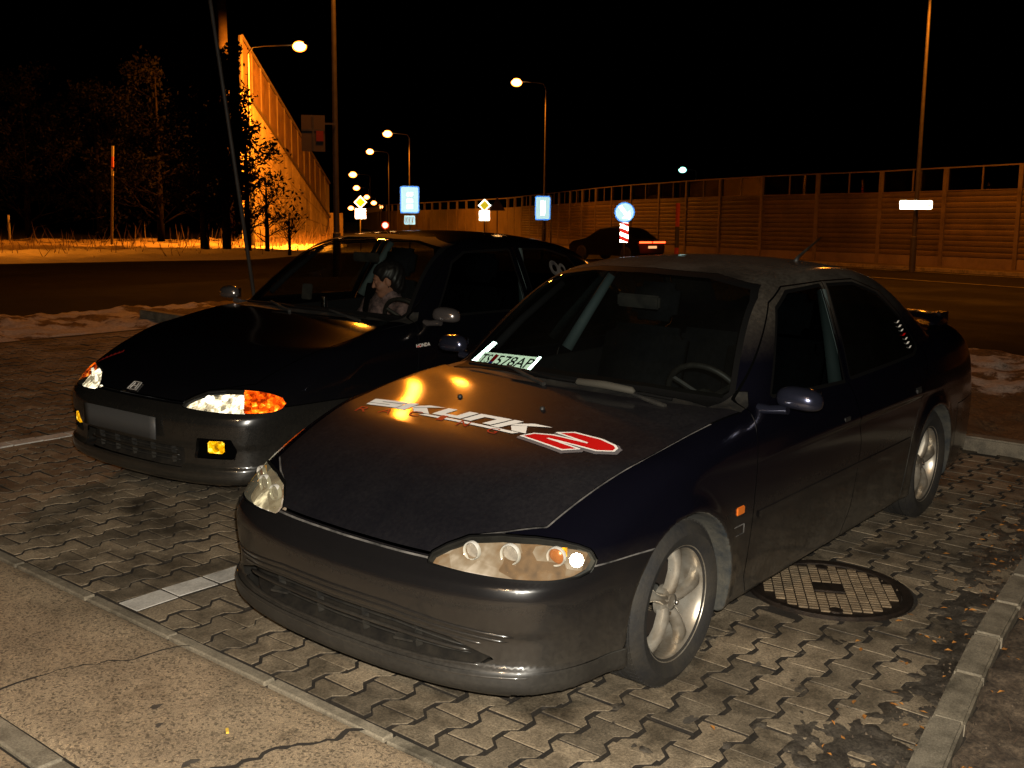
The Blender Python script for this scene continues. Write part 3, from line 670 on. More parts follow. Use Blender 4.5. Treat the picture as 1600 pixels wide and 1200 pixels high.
glass('lamp_lens',(.93,.92,.88),dirt=.06,dirtcol=(.6,.58,.5)); glass('foggy_lens',(.80,.78,.66),dirt=.30,dirtcol=(.55,.54,.42))
retro_facets('amber_lens',[(.38,(.05,.002,.0)),(.50,(.35,.03,.001)),(.60,(.8,.14,.004)),(.72,(1,.6,.1))],.42,42,(.35,.045,.002)); retro_facets('yellow_fog',[(.38,(.10,.04,.0)),(.52,(.55,.26,.0)),(.66,(1,.75,.1))],.46,40,(.25,.14,.004)); retro_facets('white_lens_reflex',[(.3,(.3,.28,.22)),(.6,(1,.97,.88))],.42,60,(.5,.5,.45))
retro_facets('crystal_reflector',[(.36,(.02,.02,.015)),(.47,(.30,.27,.2)),(.56,(.9,.85,.7)),(.66,(1.3,1.25,1.1))],.42,32,(.35,.31,.24)); retro_facets('hazy_reflector',[(.34,(.010,.005,.002)),(.45,(.055,.030,.012)),(.55,(.085,.068,.05)),(.64,(.17,.15,.13)),(.72,(.9,.85,.8))],.50,13,(.12,.088,.06))  # bright stops paint highlights and hot spots into the bowl colour
mat('amber_inner',(.45,.14,.02),.25,.2); mat('ring_glass',(.62,.60,.55),.2,.1,coat=1); retro_facets('white_lens_dim',[(.35,(.05,.045,.04)),(.6,(.16,.14,.12)),(.68,(1,1,1))],.5,26,(.24,.21,.18)); mat('lamp_white',(.95,.95,.95),.25)
retro('white_bulb_reflex',(1,1,1),.30)
mat('side_marker_orange',(.65,.16,.02),.25); mat('red_lens',(.30,.01,.01),.15,coat=1)
def wheel(name,parent,x,y,z,side,R,rimR,kind,alloy):
    """tyre with tread, five-spoke rim; side=+1 faces +y"""
    w=link(name,None,None,parent,(x,y,z),(0,0,0 if side>0 else math.pi))
    hw=.098; prof=[(rimR-.012,hw-.022),(rimR+.004,hw-.010),(rimR+.02,hw+.002),((R+rimR)/2,hw+.006),(R-.035,hw+.001),(R-.014,hw-.014),(R-.004,hw-.026)]
    prof+= [(R,hw-.032),(R,hw-.055),(R-.008,hw-.056),(R-.008,hw-.066),(R,hw-.067),(R,.008),(R-.008,.007),(R-.008,-.007),(R,-.008),(R,-hw+.067),(R-.008,-hw+.066),(R-.008,-hw+.056),(R,-hw+.055),(R,-hw+.032),(R-.02,-hw+.01),(rimR,-hw+.02)]
    b=MB().lathe(prof,64,'y')
    o=b.build('tyre',MATS['tyre'],w,True,35)
    tb=MB()
    for i in range(72):
        a=2*math.pi*i/72
        for yy,ln in ((hw-.028,.034),(-hw+.028,.034)):
            M=Matrix.Rotation(a,4,'Y')@Matrix.Translation((0,yy-.014*(1 if yy>0 else -1),R-.006)); tb.box(-.0105,.0105,-ln/2,ln/2,-.004,.0065,M)
    tb.build('tread_blocks',MATS['tyre'],w)['kind']='stuff'
    rp=[(rimR,-.07),(rimR-.015,-.06),(rimR-.022,.02),(rimR-.016,.055),(rimR-.012,hw-.03),(rimR-.003,hw-.014),(rimR+.001,hw-.0135)]
    rim=MB().lathe(rp[::-1],56,'y'); r=rim.build('rim',alloy,w,True,40)
    if kind=='five':
        sp=MB()
        for k in range(5):
            a=2*math.pi*k/5+.42; pr=[]
            st=[(.030,.036,.052,.018),(.06,.030,.064,.02),(.11,.024,.070,.02),(.145,.030,.070,.018),(.168,.045,.066,.014),(rimR-.012,.062,.058,.008)]
            vs=[];fs=[]
            for (rr,wd,yy,th) in st:
                for (u,v) in ((-wd,yy-.028),(-wd*.95,yy-.004),(-wd*.55,yy+th*.5),(0,yy+th*.72),(wd*.55,yy+th*.5),(wd*.95,yy-.004),(wd,yy-.028)):
                    vs.append((rr*math.cos(a)-u*math.sin(a)*.62,v,rr*math.sin(a)+u*math.cos(a)*.62))
            for i in range(len(st)-1):
                for j in range(6): fs.append((i*7+j,i*7+j+1,(i+1)*7+j+1,(i+1)*7+j))
            sp.add(vs,fs)
        me=sp.mesh('spokes',True,50); fix_normals(me); link('spokes',me,alloy,w)
        hub=MB().lathe([(0,.062),(.024,.062),(.028,.058),(.040,.056),(.050,.048),(.054,.02)],32,'y').build('hub_cap',alloy,w,True,30)
        lg=MB()
        for k in range(4):
            a=math.pi/2*k+.3; lg.lathe([(0,.066),(.007,.066),(.009,.05)],8,'y',(.038*math.cos(a),0,.038*math.sin(a)))
        lg.build('wheel_nuts',MATS['chrome'],w)
        MB().lathe([(.05,-.012),(.135,-.012),(.135,-.02)],40,'y').build('brake_disc',MATS['brake'],w)
    else:
        sp=MB()
        vs=[]; sp.lathe([(0,.040),(.05,.042),(.065,.03),(.12,.045),(rimR-.02,.06),(rimR-.012,.05)],48,'y'); sp.build('hub_cap',alloy,w,True,40)
    return w
def seat(parent,x,y,z,name='seat'):
    s=link(name,None,None,parent,(x,y,z))
    def cushion(nm,sx,sy,sz,loc,rot,par):
        b=bmesh.new(); bmesh.ops.create_cube(b,size=1); bmesh.ops.scale(b,vec=(sx,sy,sz),verts=b.verts); bmesh.ops.bevel(b,geom=b.edges[:],offset=min(sx,sz)*.35,segments=3,affect='EDGES')
        me=bpy.data.meshes.new(nm); b.to_mesh(me); b.free(); me.polygons.foreach_set('use_smooth',[True]*len(me.polygons)); return link(nm,me,MATS['seat_fabric'],par,loc,rot)
    cushion('seat_cushion',.52,.50,.16,(.20,0,.10),(0,-.12,0),s); cushion('backrest',.16,.48,.62,(-.10,0,.42),(0,-.28,0),s); cushion('headrest',.11,.26,.20,(-.25,0,.84),(0,-.25,0),s)
    return s
def build_car(kind,root,P):
    B=Body(kind); sed=kind=='sedan'
    V,Qd=surface_nets(B.f,(B.xr-.12,-.93,.05),(.95,.93,1.46),.0145); V=B.project(V,4)
    Nn=B.grad(V); Nn/=np.linalg.norm(Nn,axis=1,keepdims=True)
    F=np.concatenate([Qd[:,[0,1,2]],Qd[:,[0,2,3]]])
    # orientation check
    c=V[F].mean(1); fn=np.cross(V[F[:,1]]-V[F[:,0]],V[F[:,2]]-V[F[:,0]]); fl=(fn*Nn[F[:,0]]).sum(1)<0; F[fl]=F[fl][:,::-1]
    ay=lambda P: np.abs(P[:,1]); X=lambda P:P[:,0]; Z=lambda P:P[:,2]
    mx=np.maximum
    ws=poly_sdf([(-.2,.925),(.35,.922),(.64,.905),(.655,.925),(.532,1.245),(.50,1.285),(.3,1.318),(0,1.326),(-.2,1.326)])
    f_ws=lambda P: mx(mx(ws(ay(P),Z(P)),X(P)+.3),-1.4-X(P))
    if sed:
        w1=poly_sdf([(-.79,.905),(-1.10,1.205),(-1.26,1.262),(-1.61,1.272),(-1.46,.885)]); w2=poly_sdf([(-1.54,.89),(-1.70,1.27),(-2.0,1.262),(-2.24,1.20),(-2.44,1.06),(-2.52,.93),(-2.42,.905)])
        d1=poly_sdf([(-.60,.90),(-.535,.80),(-.50,.60),(-.462,.267),(-.50,.19),(-1.42,.18),(-1.50,.312),(-1.56,.6),(-1.49,.87),(-1.66,1.295),(-1.25,1.29),(-1.07,1.235)],.0)
        d2=poly_sdf([(-1.42,.18),(-1.50,.312),(-1.56,.6),(-1.49,.87),(-1.66,1.295),(-2.02,1.288),(-2.30,1.215),(-2.50,1.06),(-2.59,.90),(-2.36,.66),(-2.26,.5),(-2.22,.35),(-2.2,.18)])
        rw=poly_sdf([(-.2,1.05),(.58,1.04),(.50,1.24),(.3,1.27),(-.2,1.275)]); rx=-2.35
    else:
        w1=poly_sdf([(-.79,.905),(-1.10,1.19),(-1.26,1.245),(-1.74,1.250),(-1.68,.885)]); w2=poly_sdf([(-1.82,.89),(-1.87,1.25),(-2.2,1.238),(-2.44,1.18),(-2.60,.97),(-2.54,.91)])
        d1=poly_sdf([(-.60,.90),(-.535,.80),(-.50,.60),(-.462,.267),(-.50,.19),(-1.66,.18),(-1.74,.312),(-1.76,.6),(-1.75,.87),(-1.80,1.28),(-1.25,1.275),(-1.07,1.225)]); d2=None
        rw=poly_sdf([(-.2,1.0),(.55,.995),(.50,1.18),(.3,1.2),(-.2,1.205)]); rx=-2.6
    side=lambda P:.40-ay(P)
    f_w1=lambda P: mx(w1(X(P),Z(P)),side(P)); f_w2=lambda P: mx(w2(X(P),Z(P)),side(P))
    f_d1=lambda P: mx(d1(X(P),Z(P)),side(P)); f_d2=(lambda P: mx(d2(X(P),Z(P)),side(P))) if d2 else None
    f_rw=lambda P: mx(rw(ay(P),Z(P)),X(P)-rx)
    lampp=poly_sdf([(-.392,.540),(-.25,.534),(-.117,.531),(.122,.527),(.24,.529),(.30,.540),(.325,.562),(.305,.588),(.25,.604),(.17,.617),(.073,.622),(-.08,.619),(-.213,.606),(-.31,.580),(-.375,.556)],.002)
    f_lamp=lambda P: mx(lampp(ay(P)-X(P),Z(P)),.30-X(P))
    f_lampo=lambda P: f_lamp(P)-.007
    hoodp=poly_sdf([(1.2,-.2),(1.2,.375),(.74,.378),(.665,.430),(.60,.535),(.52,.640),(.10,.712),(-.25,.738),(-.53,.752),(-.47,.66),(-.43,.5),(-.40,.3),(-.385,0),(-.385,-.2)])
    zb=.556
    f_hood=lambda P: mx(mx(hoodp(X(P),ay(P)),zb-Z(P)),-.6-X(P))
    f_cowl=lambda P: mx(mx(mx(poly_sdf([(-.37,-.2),(-.385,.3),(-.42,.5),(-.46,.66),(-.53,.752),(-.62,.74),(-.75,.66),(-.75,-.2)])(X(P),ay(P)),.83-Z(P)),-f_hood(P)),ws(ay(P),Z(P))*0+Z(P)-.928)
    f_bump=lambda P: mx(Z(P)-(.546+.0*X(P)),.05-X(P))
    f_lip=lambda P: mx(Z(P)-.235-.02*np.clip(ay(P)-.5,0,1),.05-X(P))
    f_rb=lambda P: mx(Z(P)-.56,X(P)-(B.xr+.55))
    f_tail=lambda P: mx(poly_sdf([(.42,.62),(.9,.62),(.9,.76),(.46,.76)])(ay(P),Z(P)),X(P)-(B.xr+.22))
    if sed: ip=poly_sdf([(-.2,.246),(.45,.250),(.58,.264),(.60,.276),(.46,.322),(.30,.340),(-.2,.348)],.004); sp_=poly_sdf([(3.43,.272),(3.60,.278),(3.605,.308),(3.44,.322)],.003)
    else: ip=poly_sdf([(-.2,.232),(.40,.234),(.41,.27),(.40,.338),(-.2,.340)],.004); sp_=poly_sdf([(.47,.296),(.66,.300),(.67,.345),(.655,.392),(.50,.392)],.006)
    f_int=lambda P: mx(ip(ay(P),Z(P)),.55-X(P)); f_slot=lambda P: mx(sp_(ay(P),Z(P)),.5-X(P))
    def f_arch(P):
        r1=np.hypot(P[:,0],P[:,2]-B.wheel_z); r2=np.hypot(P[:,0]+B.wb,P[:,2]-B.wheel_z); return np.minimum(r1,r2)-(B.arch_r+.006)
    W=.0028
    funs=[f_ws,f_w1,f_w2,f_rw,f_lamp,f_lampo,f_int,f_slot,f_arch,f_cowl,f_tail]
    for f in funs+[lambda P:f_ws(P)-.018,lambda P:f_w1(P)-.014,lambda P:f_w2(P)-.014,f_lip]: V,Nn,F=cut(V,Nn,F,f)
    band=[(f_hood,.0035),(f_d1,W),(f_bump,W),(f_rb,W)]+([(f_d2,W)] if f_d2 else [])
    for f,w in band:
        V,Nn,F=cut(V,Nn,F,lambda P:f(P)-w); V,Nn,F=cut(V,Nn,F,lambda P:f(P)+w)
    V=B.project(V,2); Nn=B.grad(V); Nn/=np.linalg.norm(Nn,axis=1,keepdims=True)+1e-9
    C=V[F].mean(1); n=Nn[F].mean(1)
    lab=np.full(len(F),'body',dtype='U16'); free=np.ones(len(F),bool)
    def put(name,mask):
        nonlocal free
        m=mask&free; lab[m]=name; free&=~m
    inside=(f_arch(C)<0)&(ay(C)>.50); lin=inside&(np.abs(n[:,1])<.75)|(( ay(C)<.62)&inside)
    put('liner',lin)
    put('under',(n[:,2]<-.6)&(Z(C)<.25)&(f_arch(C)>0)&(ay(C)<.80)&(X(C)<.7))
    put('windscreen',f_ws(C)<0); put('front_window',(f_w1(C)<0)); put('rear_window',f_w2(C)<0); put('back_window',f_rw(C)<0)
    put('glass_seal',(f_ws(C)<.018)|(f_w1(C)<.014)|(f_w2(C)<.014))
    put('lamp',f_lamp(C)<0); put('lamp_gap',f_lampo(C)<0); put('intake',f_int(C)<0); put('slot',f_slot(C)<0); put('tail',f_tail(C)<0)
    hoodgap=(np.abs(f_hood(C))<.0035)
    put('nose_gap',hoodgap&(X(C)>.70)&(ay(C)<.40)); 
    put('seam',hoodgap|(np.abs(f_d1(C))<W)|((np.abs(f_d2(C))<W) if f_d2 else False)|(np.abs(f_bump(C))<W)|(np.abs(f_rb(C))<W))
    put('cowl',f_cowl(C)<0); put('hood',f_hood(C)<0); put('front_door',f_d1(C)<0)
    if f_d2: put('rear_door',f_d2(C)<0)
    put('lip',f_lip(C)<0); put('bumper',f_bump(C)<0); put('rear_bumper',f_rb(C)<0)
    def part(name,key,m,off=0,par=root,sgn=0,flip=False):
        mk=lab==key
        if sgn: mk=mk&(C[:,1]*sgn>0)
        me=sub_mesh(name,V,Nn,F,mk,off,flip)
        return link(name,me,m,par) if me else None
    body=part('body','body',P['body'])
    lab=np.where((lab=='seam')&((C[:,2]>.86)|((C[:,0]<-2.0))),'seam_up',lab)
    part('seams','seam',MATS['seam_dust'] if sed else MATS['seam_dark'],-.003,body); [part('upper_seams','seam_up',MATS['seam_dark'],-.003,body,s) for s in (1,-1)]
    part('floor_pan','under',MATS['black_plastic'],0,body); part('nose_gap','nose_gap',MATS['seam_dark'],-.02,body)
    for s in (1,-1):
        for q_ in (0,1):
            mk=(lab=='liner')&(C[:,1]*s>0)&((C[:,0]>-1.3)==(q_==0)); me=sub_mesh('wheel_arch_liner',V,Nn,F,mk)
            if me: link('wheel_arch_liner',me,MATS['liner_mud'] if sed else MATS['liner'],body)
    part('bonnet','hood',P['hood']); part('cowl','cowl',MATS['black_plastic'],-.004)
    for s in (1,-1):
        d=part('front_door','front_door',P['body'],0,root,s)
        if f_d2: part('rear_door','rear_door',P['body'],0,root,s)
        w=part('front_window','front_window',MATS['window_glass'] if sed else MATS['window_glass'],-.003,root,s); part('rear_side_window','rear_window',MATS['dark_glass'] if sed else MATS['window_glass'],-.003,root,s)
    part('window_seals','glass_seal',MATS['black_rubber'],-.001)
    part('windscreen','windscreen',MATS['windscreen_glass' if sed else 'hatch_screen'],-.003); part('back_window','back_window',MATS['dark_glass'],-.003)
    bump=part('front_bumper','bumper',P['bumper']); part('bumper_lip','lip',P['lip'],0.004,bump); part('rear_bumper','rear_bumper',P['bumper'])
    for s in (1,-1): part('tail_lamp','tail',MATS['red_lens'],0,root,s)
    part('intake_recess','intake',MATS['recess_dusty'],-.05,bump); [part('side_slot','slot',MATS['seam_dark'],-.03,bump,s) for s in (1,-1)]
    def tr(y,z,x0=1.0):
        lo,hi=.2,x0
        for _ in range(26):
            m_=(lo+hi)/2
            if skin0.f(np.array([[m_,y,z]]))[0]<0: lo=m_
            else: hi=m_
        return lo
    skin0=B
    def rail(name,z,w,rr,m_,off,par,y0=None,dzf=lambda y:0,n=41,fl=1.0):
        ys_=np.linspace(-w if y0 is None else y0,w,n); pts=[(tr(y,z+dzf(y))+off,y,z+dzf(y)) for y in ys_]
        o=MB().tube(pts,[rr*.2]+[rr]*(n-2)+[rr*.2],8).build(name,m_,par,True); 
        return o
    zi=(.246,.348) if sed else (.232,.340); zm=sum(zi)/2; iw=.56 if sed else .395; tp=(lambda y:-.10*max(abs(y)-.25,0)) if sed else (lambda y:0); tl=(lambda y:.04*max(abs(y)-.42,0)) if sed else (lambda y:0)
    bm_=P['bumper']
    rail('intake_bar',zm+.004,iw-.03,.0075,bm_,-.012,bump,None,lambda y:tp(y)*.5); rail('intake_lip',zi[0]+.000,iw+.02,.006,bm_,-.003,bump,None,tl); rail('intake_lip',zi[1]+.002,iw+.02,.006,bm_,-.003,bump,None,tp)
    rail('intake_slat',zi[0]+.03,iw-.04,.0035,MATS['black_plastic'],-.028,bump,None,lambda y:tp(y)*.1); rail('intake_slat',zi[1]-.03,iw-.06,.0035,MATS['black_plastic'],-.028,bump,None,tp)
    for yy in ((-.33,-.11,.11,.33) if sed else (-.30,-.15,0,.15,.30)):
        MB().box(-.030,.0,-.003,.003,-.044,.040).build('intake_rib',MATS['black_plastic'],bump,loc=(tr(yy,zm)-.024,yy,zm),rot=(.12,0,0))
    if sed:
        for z_,w_ in ((.392,.66),(.372,.64)): rail('bumper_rib',z_,w_,.0060,bm_,-.001,bump,None,lambda y:tp(y)*1.05,61)
        rail('bumper_rib',.222,.72,.006,bm_,-.001,bump,None,lambda y:.02*max(abs(y)-.5,0),61)
        for s in (1,-1): MB().box(-.02,.03,-.035,.035,-.004,.004).build('torn_slat',MATS['black_plastic'],bump,loc=(tr(.33,.285)-.02,.30*s,.283),rot=(.0,.1,.25))
    else: rail('bumper_rib',.222,.74,.0045,bm_,-.001,bump,None,lambda y:0,61)
    # body side moulding: one strip each side
    for s in (1,-1):
        xs_=np.linspace(-.53,-2.23,30); vs=[]
        for x_ in xs_:
            lo,hi=.5,.95
            for _ in range(24):
                m_=(lo+hi)/2
                if B.f(np.array([[x_,m_,.497]]))[0]<0: lo=m_
                else: hi=m_
            for dz_,o_ in ((-.014,0),(-.011,.006),(.011,.006),(.014,0)): vs.append((x_,s*(lo+o_),.497+dz_))
        fs=[(4*i_+k_,4*i_+k_+1,4*i_+k_+5,4*i_+k_+4) for i_ in range(29) for k_ in range(3)]; me=MB().add(vs,fs).mesh('side_moulding',True,40); fix_normals(me); link('side_moulding',me,P['body'],root)
    # head lamps
    for s in (1,-1):
        hl=link('headlight',None,None,root)
        mk=(lab=='lamp')&(C[:,1]*s>0)
        if sed:
            link('lens',sub_mesh('lens',V,Nn,F,mk,.001),MATS['lamp_lens'] if s>0 else MATS['foggy_lens'],hl)
            link('bowl',sub_mesh('bowl',V,Nn,F,mk,-.030),MATS['hazy_reflector'],hl)
        else:
            tn=(C[:,1]*s-C[:,0])>.042
            link('lens',sub_mesh('lens',V,Nn,F,mk&~tn,.001),MATS['lamp_lens'],hl); link('bowl',sub_mesh('bowl',V,Nn,F,mk&~tn,-.03),MATS['crystal_reflector'],hl)
            link('turn_signal_lens',sub_mesh('turn',V,Nn,F,mk&tn,.001),MATS['amber_lens'],hl)
            for (yy,xx,zz,r) in ((.47,.70,.573,.020),(.55,.665,.585,.016),(.62,.62,.578,.024)):
                MB().lathe([(0,.0),(r*.6,.004),(r,.010),(r*1.05,.0)],20,'x').build('bulb_reflector',MATS['white_lens_reflex'],hl,True,None,(xx-.025,s*yy,zz),(0,0,s*.35))
        link('lamp_surround',sub_mesh('ls',V,Nn,F,(lab=='lamp_gap')&(C[:,1]*s>0),-.006),MATS['black_rubber'],hl)
        if sed:
            for nm,(xx,yy,zz),r in (('projector',(.699,.470,.574),.030),('projector',(.654,.585,.577),.034),('projector',(.577,.702,.578),.031)):
                ang=s*math.atan2(yy-.35,xx+.05)*.45
                pr=link(nm,None,None,hl,(xx-.024,s*yy,zz),(0,0,ang))
                MB().lathe([(r*.80,.002),(r*.84,.008),(r*.93,.010),(r,.006),(r*1.02,-.004)],36,'x').build('halo_ring',MATS['ring_glass'],pr,True,50)
                MB().lathe([(0,.006),(r*.35,.005),(r*.66,.0),(r*.82,-.004)],30,'x').build('projector_lens',MATS['white_lens_dim'] if yy<.7 else MATS['amber_inner'],pr,True)
            MB().lathe([(0,.006),(.016,.005),(.021,0),(.021,-.01)],28,'x').build('parking_bulb',MATS['white_bulb_reflex'],hl,True,None,(.515,s*.752,.566),(0,0,s*.75))
            MB().box(-.004,.004,-.008,.008,-.013,.013).build('amber_strip',MATS['yellow_fog'],hl,loc=(.528,s*.714,.588),rot=(0,0,s*.7))
    # wheels
    R=.292; rr=.205 if sed else .19
    for cx in (0,-B.wb):
        for s in (1,-1):
            wheel('wheel',root,cx,s*.735,R-P['z'] if not sed else R,s,R,rr,'five' if sed else 'cap',MATS['alloy'] if sed else MATS['steel_rim'])
    # mirrors
    for s in (1,-1):
        mr=link('door_mirror',None,None,root,((-.135 if s<0 and sed else 0),0,0)); 
        b=bmesh.new(); bmesh.ops.create_uvsphere(b,u_segments=28,v_segments=16,radius=1)
        for v in b.verts:
            x,y,z=v.co; p=1.0
            v.co=Vector((math.copysign(abs(x)**.9,x)*.055*(1 if x>0 else .55),math.copysign(abs(y)**.75,y)*.088,.86*(math.copysign(abs(z)**.8,z)*.058 if z>0 else -abs(z)**.6*.042)))
        me=bpy.data.meshes.new('housing'); b.to_mesh(me); b.free(); me.polygons.foreach_set('use_smooth',[True]*len(me.polygons))
        mz=.925
        link('housing',me,P['mirror'],mr,(-.66,s*.925,mz),(s*-.06,0,s*.12))
        MB().tube([(-.665,s*.76,.868),(-.66,s*.81,.872),(-.66,s*.88,.882)],[.022,.017,.02],12).build('mirror_foot',P['mirror'],mr,True,40)
        MB().box(-.003,.0,-.068,.068,-.030,.036).build('mirror_glass',MATS['chrome'],mr,loc=(-.690,s*.925,mz))
    # door handles
    hx=-1.383 if sed else -1.55
    for s in (1,-1):
        for hx_ in ((hx,-2.33) if sed else (hx,)):
            h=link('door_handle',None,None,root,(hx_,s*(.833 if sed else .832),.722)); 
            MB().box(-.045,.045,-.006,.004,-.028,.028).build('handle_recess',MATS['black_plastic'],h,bevel=.004); MB().box(-.030,.034,-.002,.012,-.006,.016).build('handle_lever',MATS['black_plastic'],h,bevel=.003)
    # wipers
    for x0,y0,x1,y1 in ((-.43,.52,-.42,-.05),(-.42,-.05,-.50,-.56)):
        w=link('wiper',None,None,root); 
        def wz(x,y): 
            q=B.project(np.array([[x,y,.92]]),6)[0]; return (q[0]+.012,q[1],q[2]+.016)
        pts=[wz(x0+(x1-x0)*t,y0+(y1-y0)*t) for t in np.linspace(0,1,9)]
        MB().tube(pts,.006,6).build('wiper_blade',MATS['black_rubber'],w); MB().tube([(pts[0][0]+.05,pts[0][1],pts[0][2]-.02),tuple(np.array(pts[4])+(.004,0,.012))],[.010,.006],8).build('wiper_arm',MATS['black_plastic'],w)
    # cabin: dashboard, floor, seats, steering wheel, rear bench, pillars
    cab=link('cabin',None,None,root)
    dz=0
    d=MB(); d.prism([(-.50,.60),(-.52,.86),(-.62,.885),(-.80,.875),(-.92,.83),(-.95,.72),(-.90,.45),(-.6,.3)],-.66,.66,Matrix(((1,0,0,0),(0,0,1,0),(0,1,0,0),(0,0,0,1)))); me=d.mesh('dashboard',True,40); fix_normals(me); link('dashboard',me,MATS['interior_grey'],cab)
    MB().box(-2.9,-.5,-.68,.68,.22,.27).build('cabin_floor',MATS['interior_grey'],cab)
    for s in (1,-1):
        seat(cab,-1.50,s*.36,.28)
        MB().box(-2.45,-.62,-.012,.012,.28,.84).build('door_trim',MATS['interior_grey'],cab,loc=(0,s*.70,0))
        pb=-1.50 if sed else -1.75
        MB().tube([(pb+.02,s*.735,.86),(pb-.06,s*.66,1.05),(pb-.14,s*.575,1.25)],[.032,.028,.024],8).build('pillar_trim',MATS['interior_pillar'],cab,True)
        MB().tube([(-.74,s*.62,.95),(-.88,s*.58,1.07),(-1.10,s*.50,1.24)],[.020,.018,.016],8).build('pillar_trim',MATS['interior_grey'],cab,True)
    b=bmesh.new(); bmesh.ops.create_cube(b,size=1); bmesh.ops.scale(b,vec=(.16,1.2,.60),verts=b.verts); bmesh.ops.bevel(b,geom=b.edges[:],offset=.05,segments=2,affect='EDGES'); me=bpy.data.meshes.new('rear_bench'); b.to_mesh(me); b.free(); link('rear_bench',me,MATS['seat_fabric'],cab,(-2.35,0,.62),(0,-.35,0))
    sw=link('steering_wheel',None,None,cab,(-.98,.37,.80),(0,math.radians(-62),0))
    pts=[(.185*math.cos(t),.185*math.sin(t),0) for t in np.linspace(0,2*math.pi,41)]; MB().tube(pts,.013,8,False).build('wheel_rim',MATS['black_plastic'],sw,True)
    MB().lathe([(0,.02),(.05,.02),(.065,0)],20,'z').build('wheel_hub',MATS['black_plastic'],sw)
    for a in (0,2.2,-2.2): MB().tube([(0,0,.008),(.18*math.cos(a+math.pi),.18*math.sin(a+math.pi),0)],.012,6).build('wheel_spoke',MATS['black_plastic'],sw)
    b=MB().box(-.012,.012,-.11,.11,-.03,.03).build('interior_mirror',MATS['black_plastic'],cab,loc=(-.99,0,1.20),bevel=.008)
    return B,V,Nn,F,lab,C
def on_body(B,x,y,z=1.2):
    """height of the body skin above (x,y)"""
    lo,hi=.3,z
    for _ in range(40):
        m=(lo+hi)/2
        if B.f(np.array([[x,y,m]]))[0]<0: lo=m
        else: hi=m
    return lo
def decal(name,polys,B,m,par,lift,edge=.02):
    """polygons in bonnet (x,y) plan, draped over the skin"""
    b=bmesh.new()
    for poly in polys:
        vs=[b.verts.new((p[0],p[1],0)) for p in poly]
        try: b.faces.new(vs)
        except ValueError: pass
    bmesh.ops.triangulate(b,faces=b.faces[:])
    for _ in range(5):
        es=[e for e in b.edges if e.calc_length()>edge]
        if not es: break
        bmesh.ops.subdivide_edges(b,edges=es,cuts=1); bmesh.ops.triangulate(b,faces=b.faces[:])
    V=np.array([v.co[:] for v in b.verts]); lo=np.full(len(V),.3); hi=np.full(len(V),1.2)
    for _ in range(30):
        mid=(lo+hi)/2; P=V.copy(); P[:,2]=mid; ins=B.f(P)<0; lo=np.where(ins,mid,lo); hi=np.where(ins,hi,mid)
    V[:,2]=lo+lift
    for v,c in zip(b.verts,V): v.co=c
    me=bpy.data.meshes.new(name); bmesh.ops.recalc_face_normals(b,faces=b.faces[:]); b.to_mesh(me); b.free()
    if len(me.polygons) and me.polygons[0].normal.z<0: me.flip_normals()
    return link(name,me,m,par)
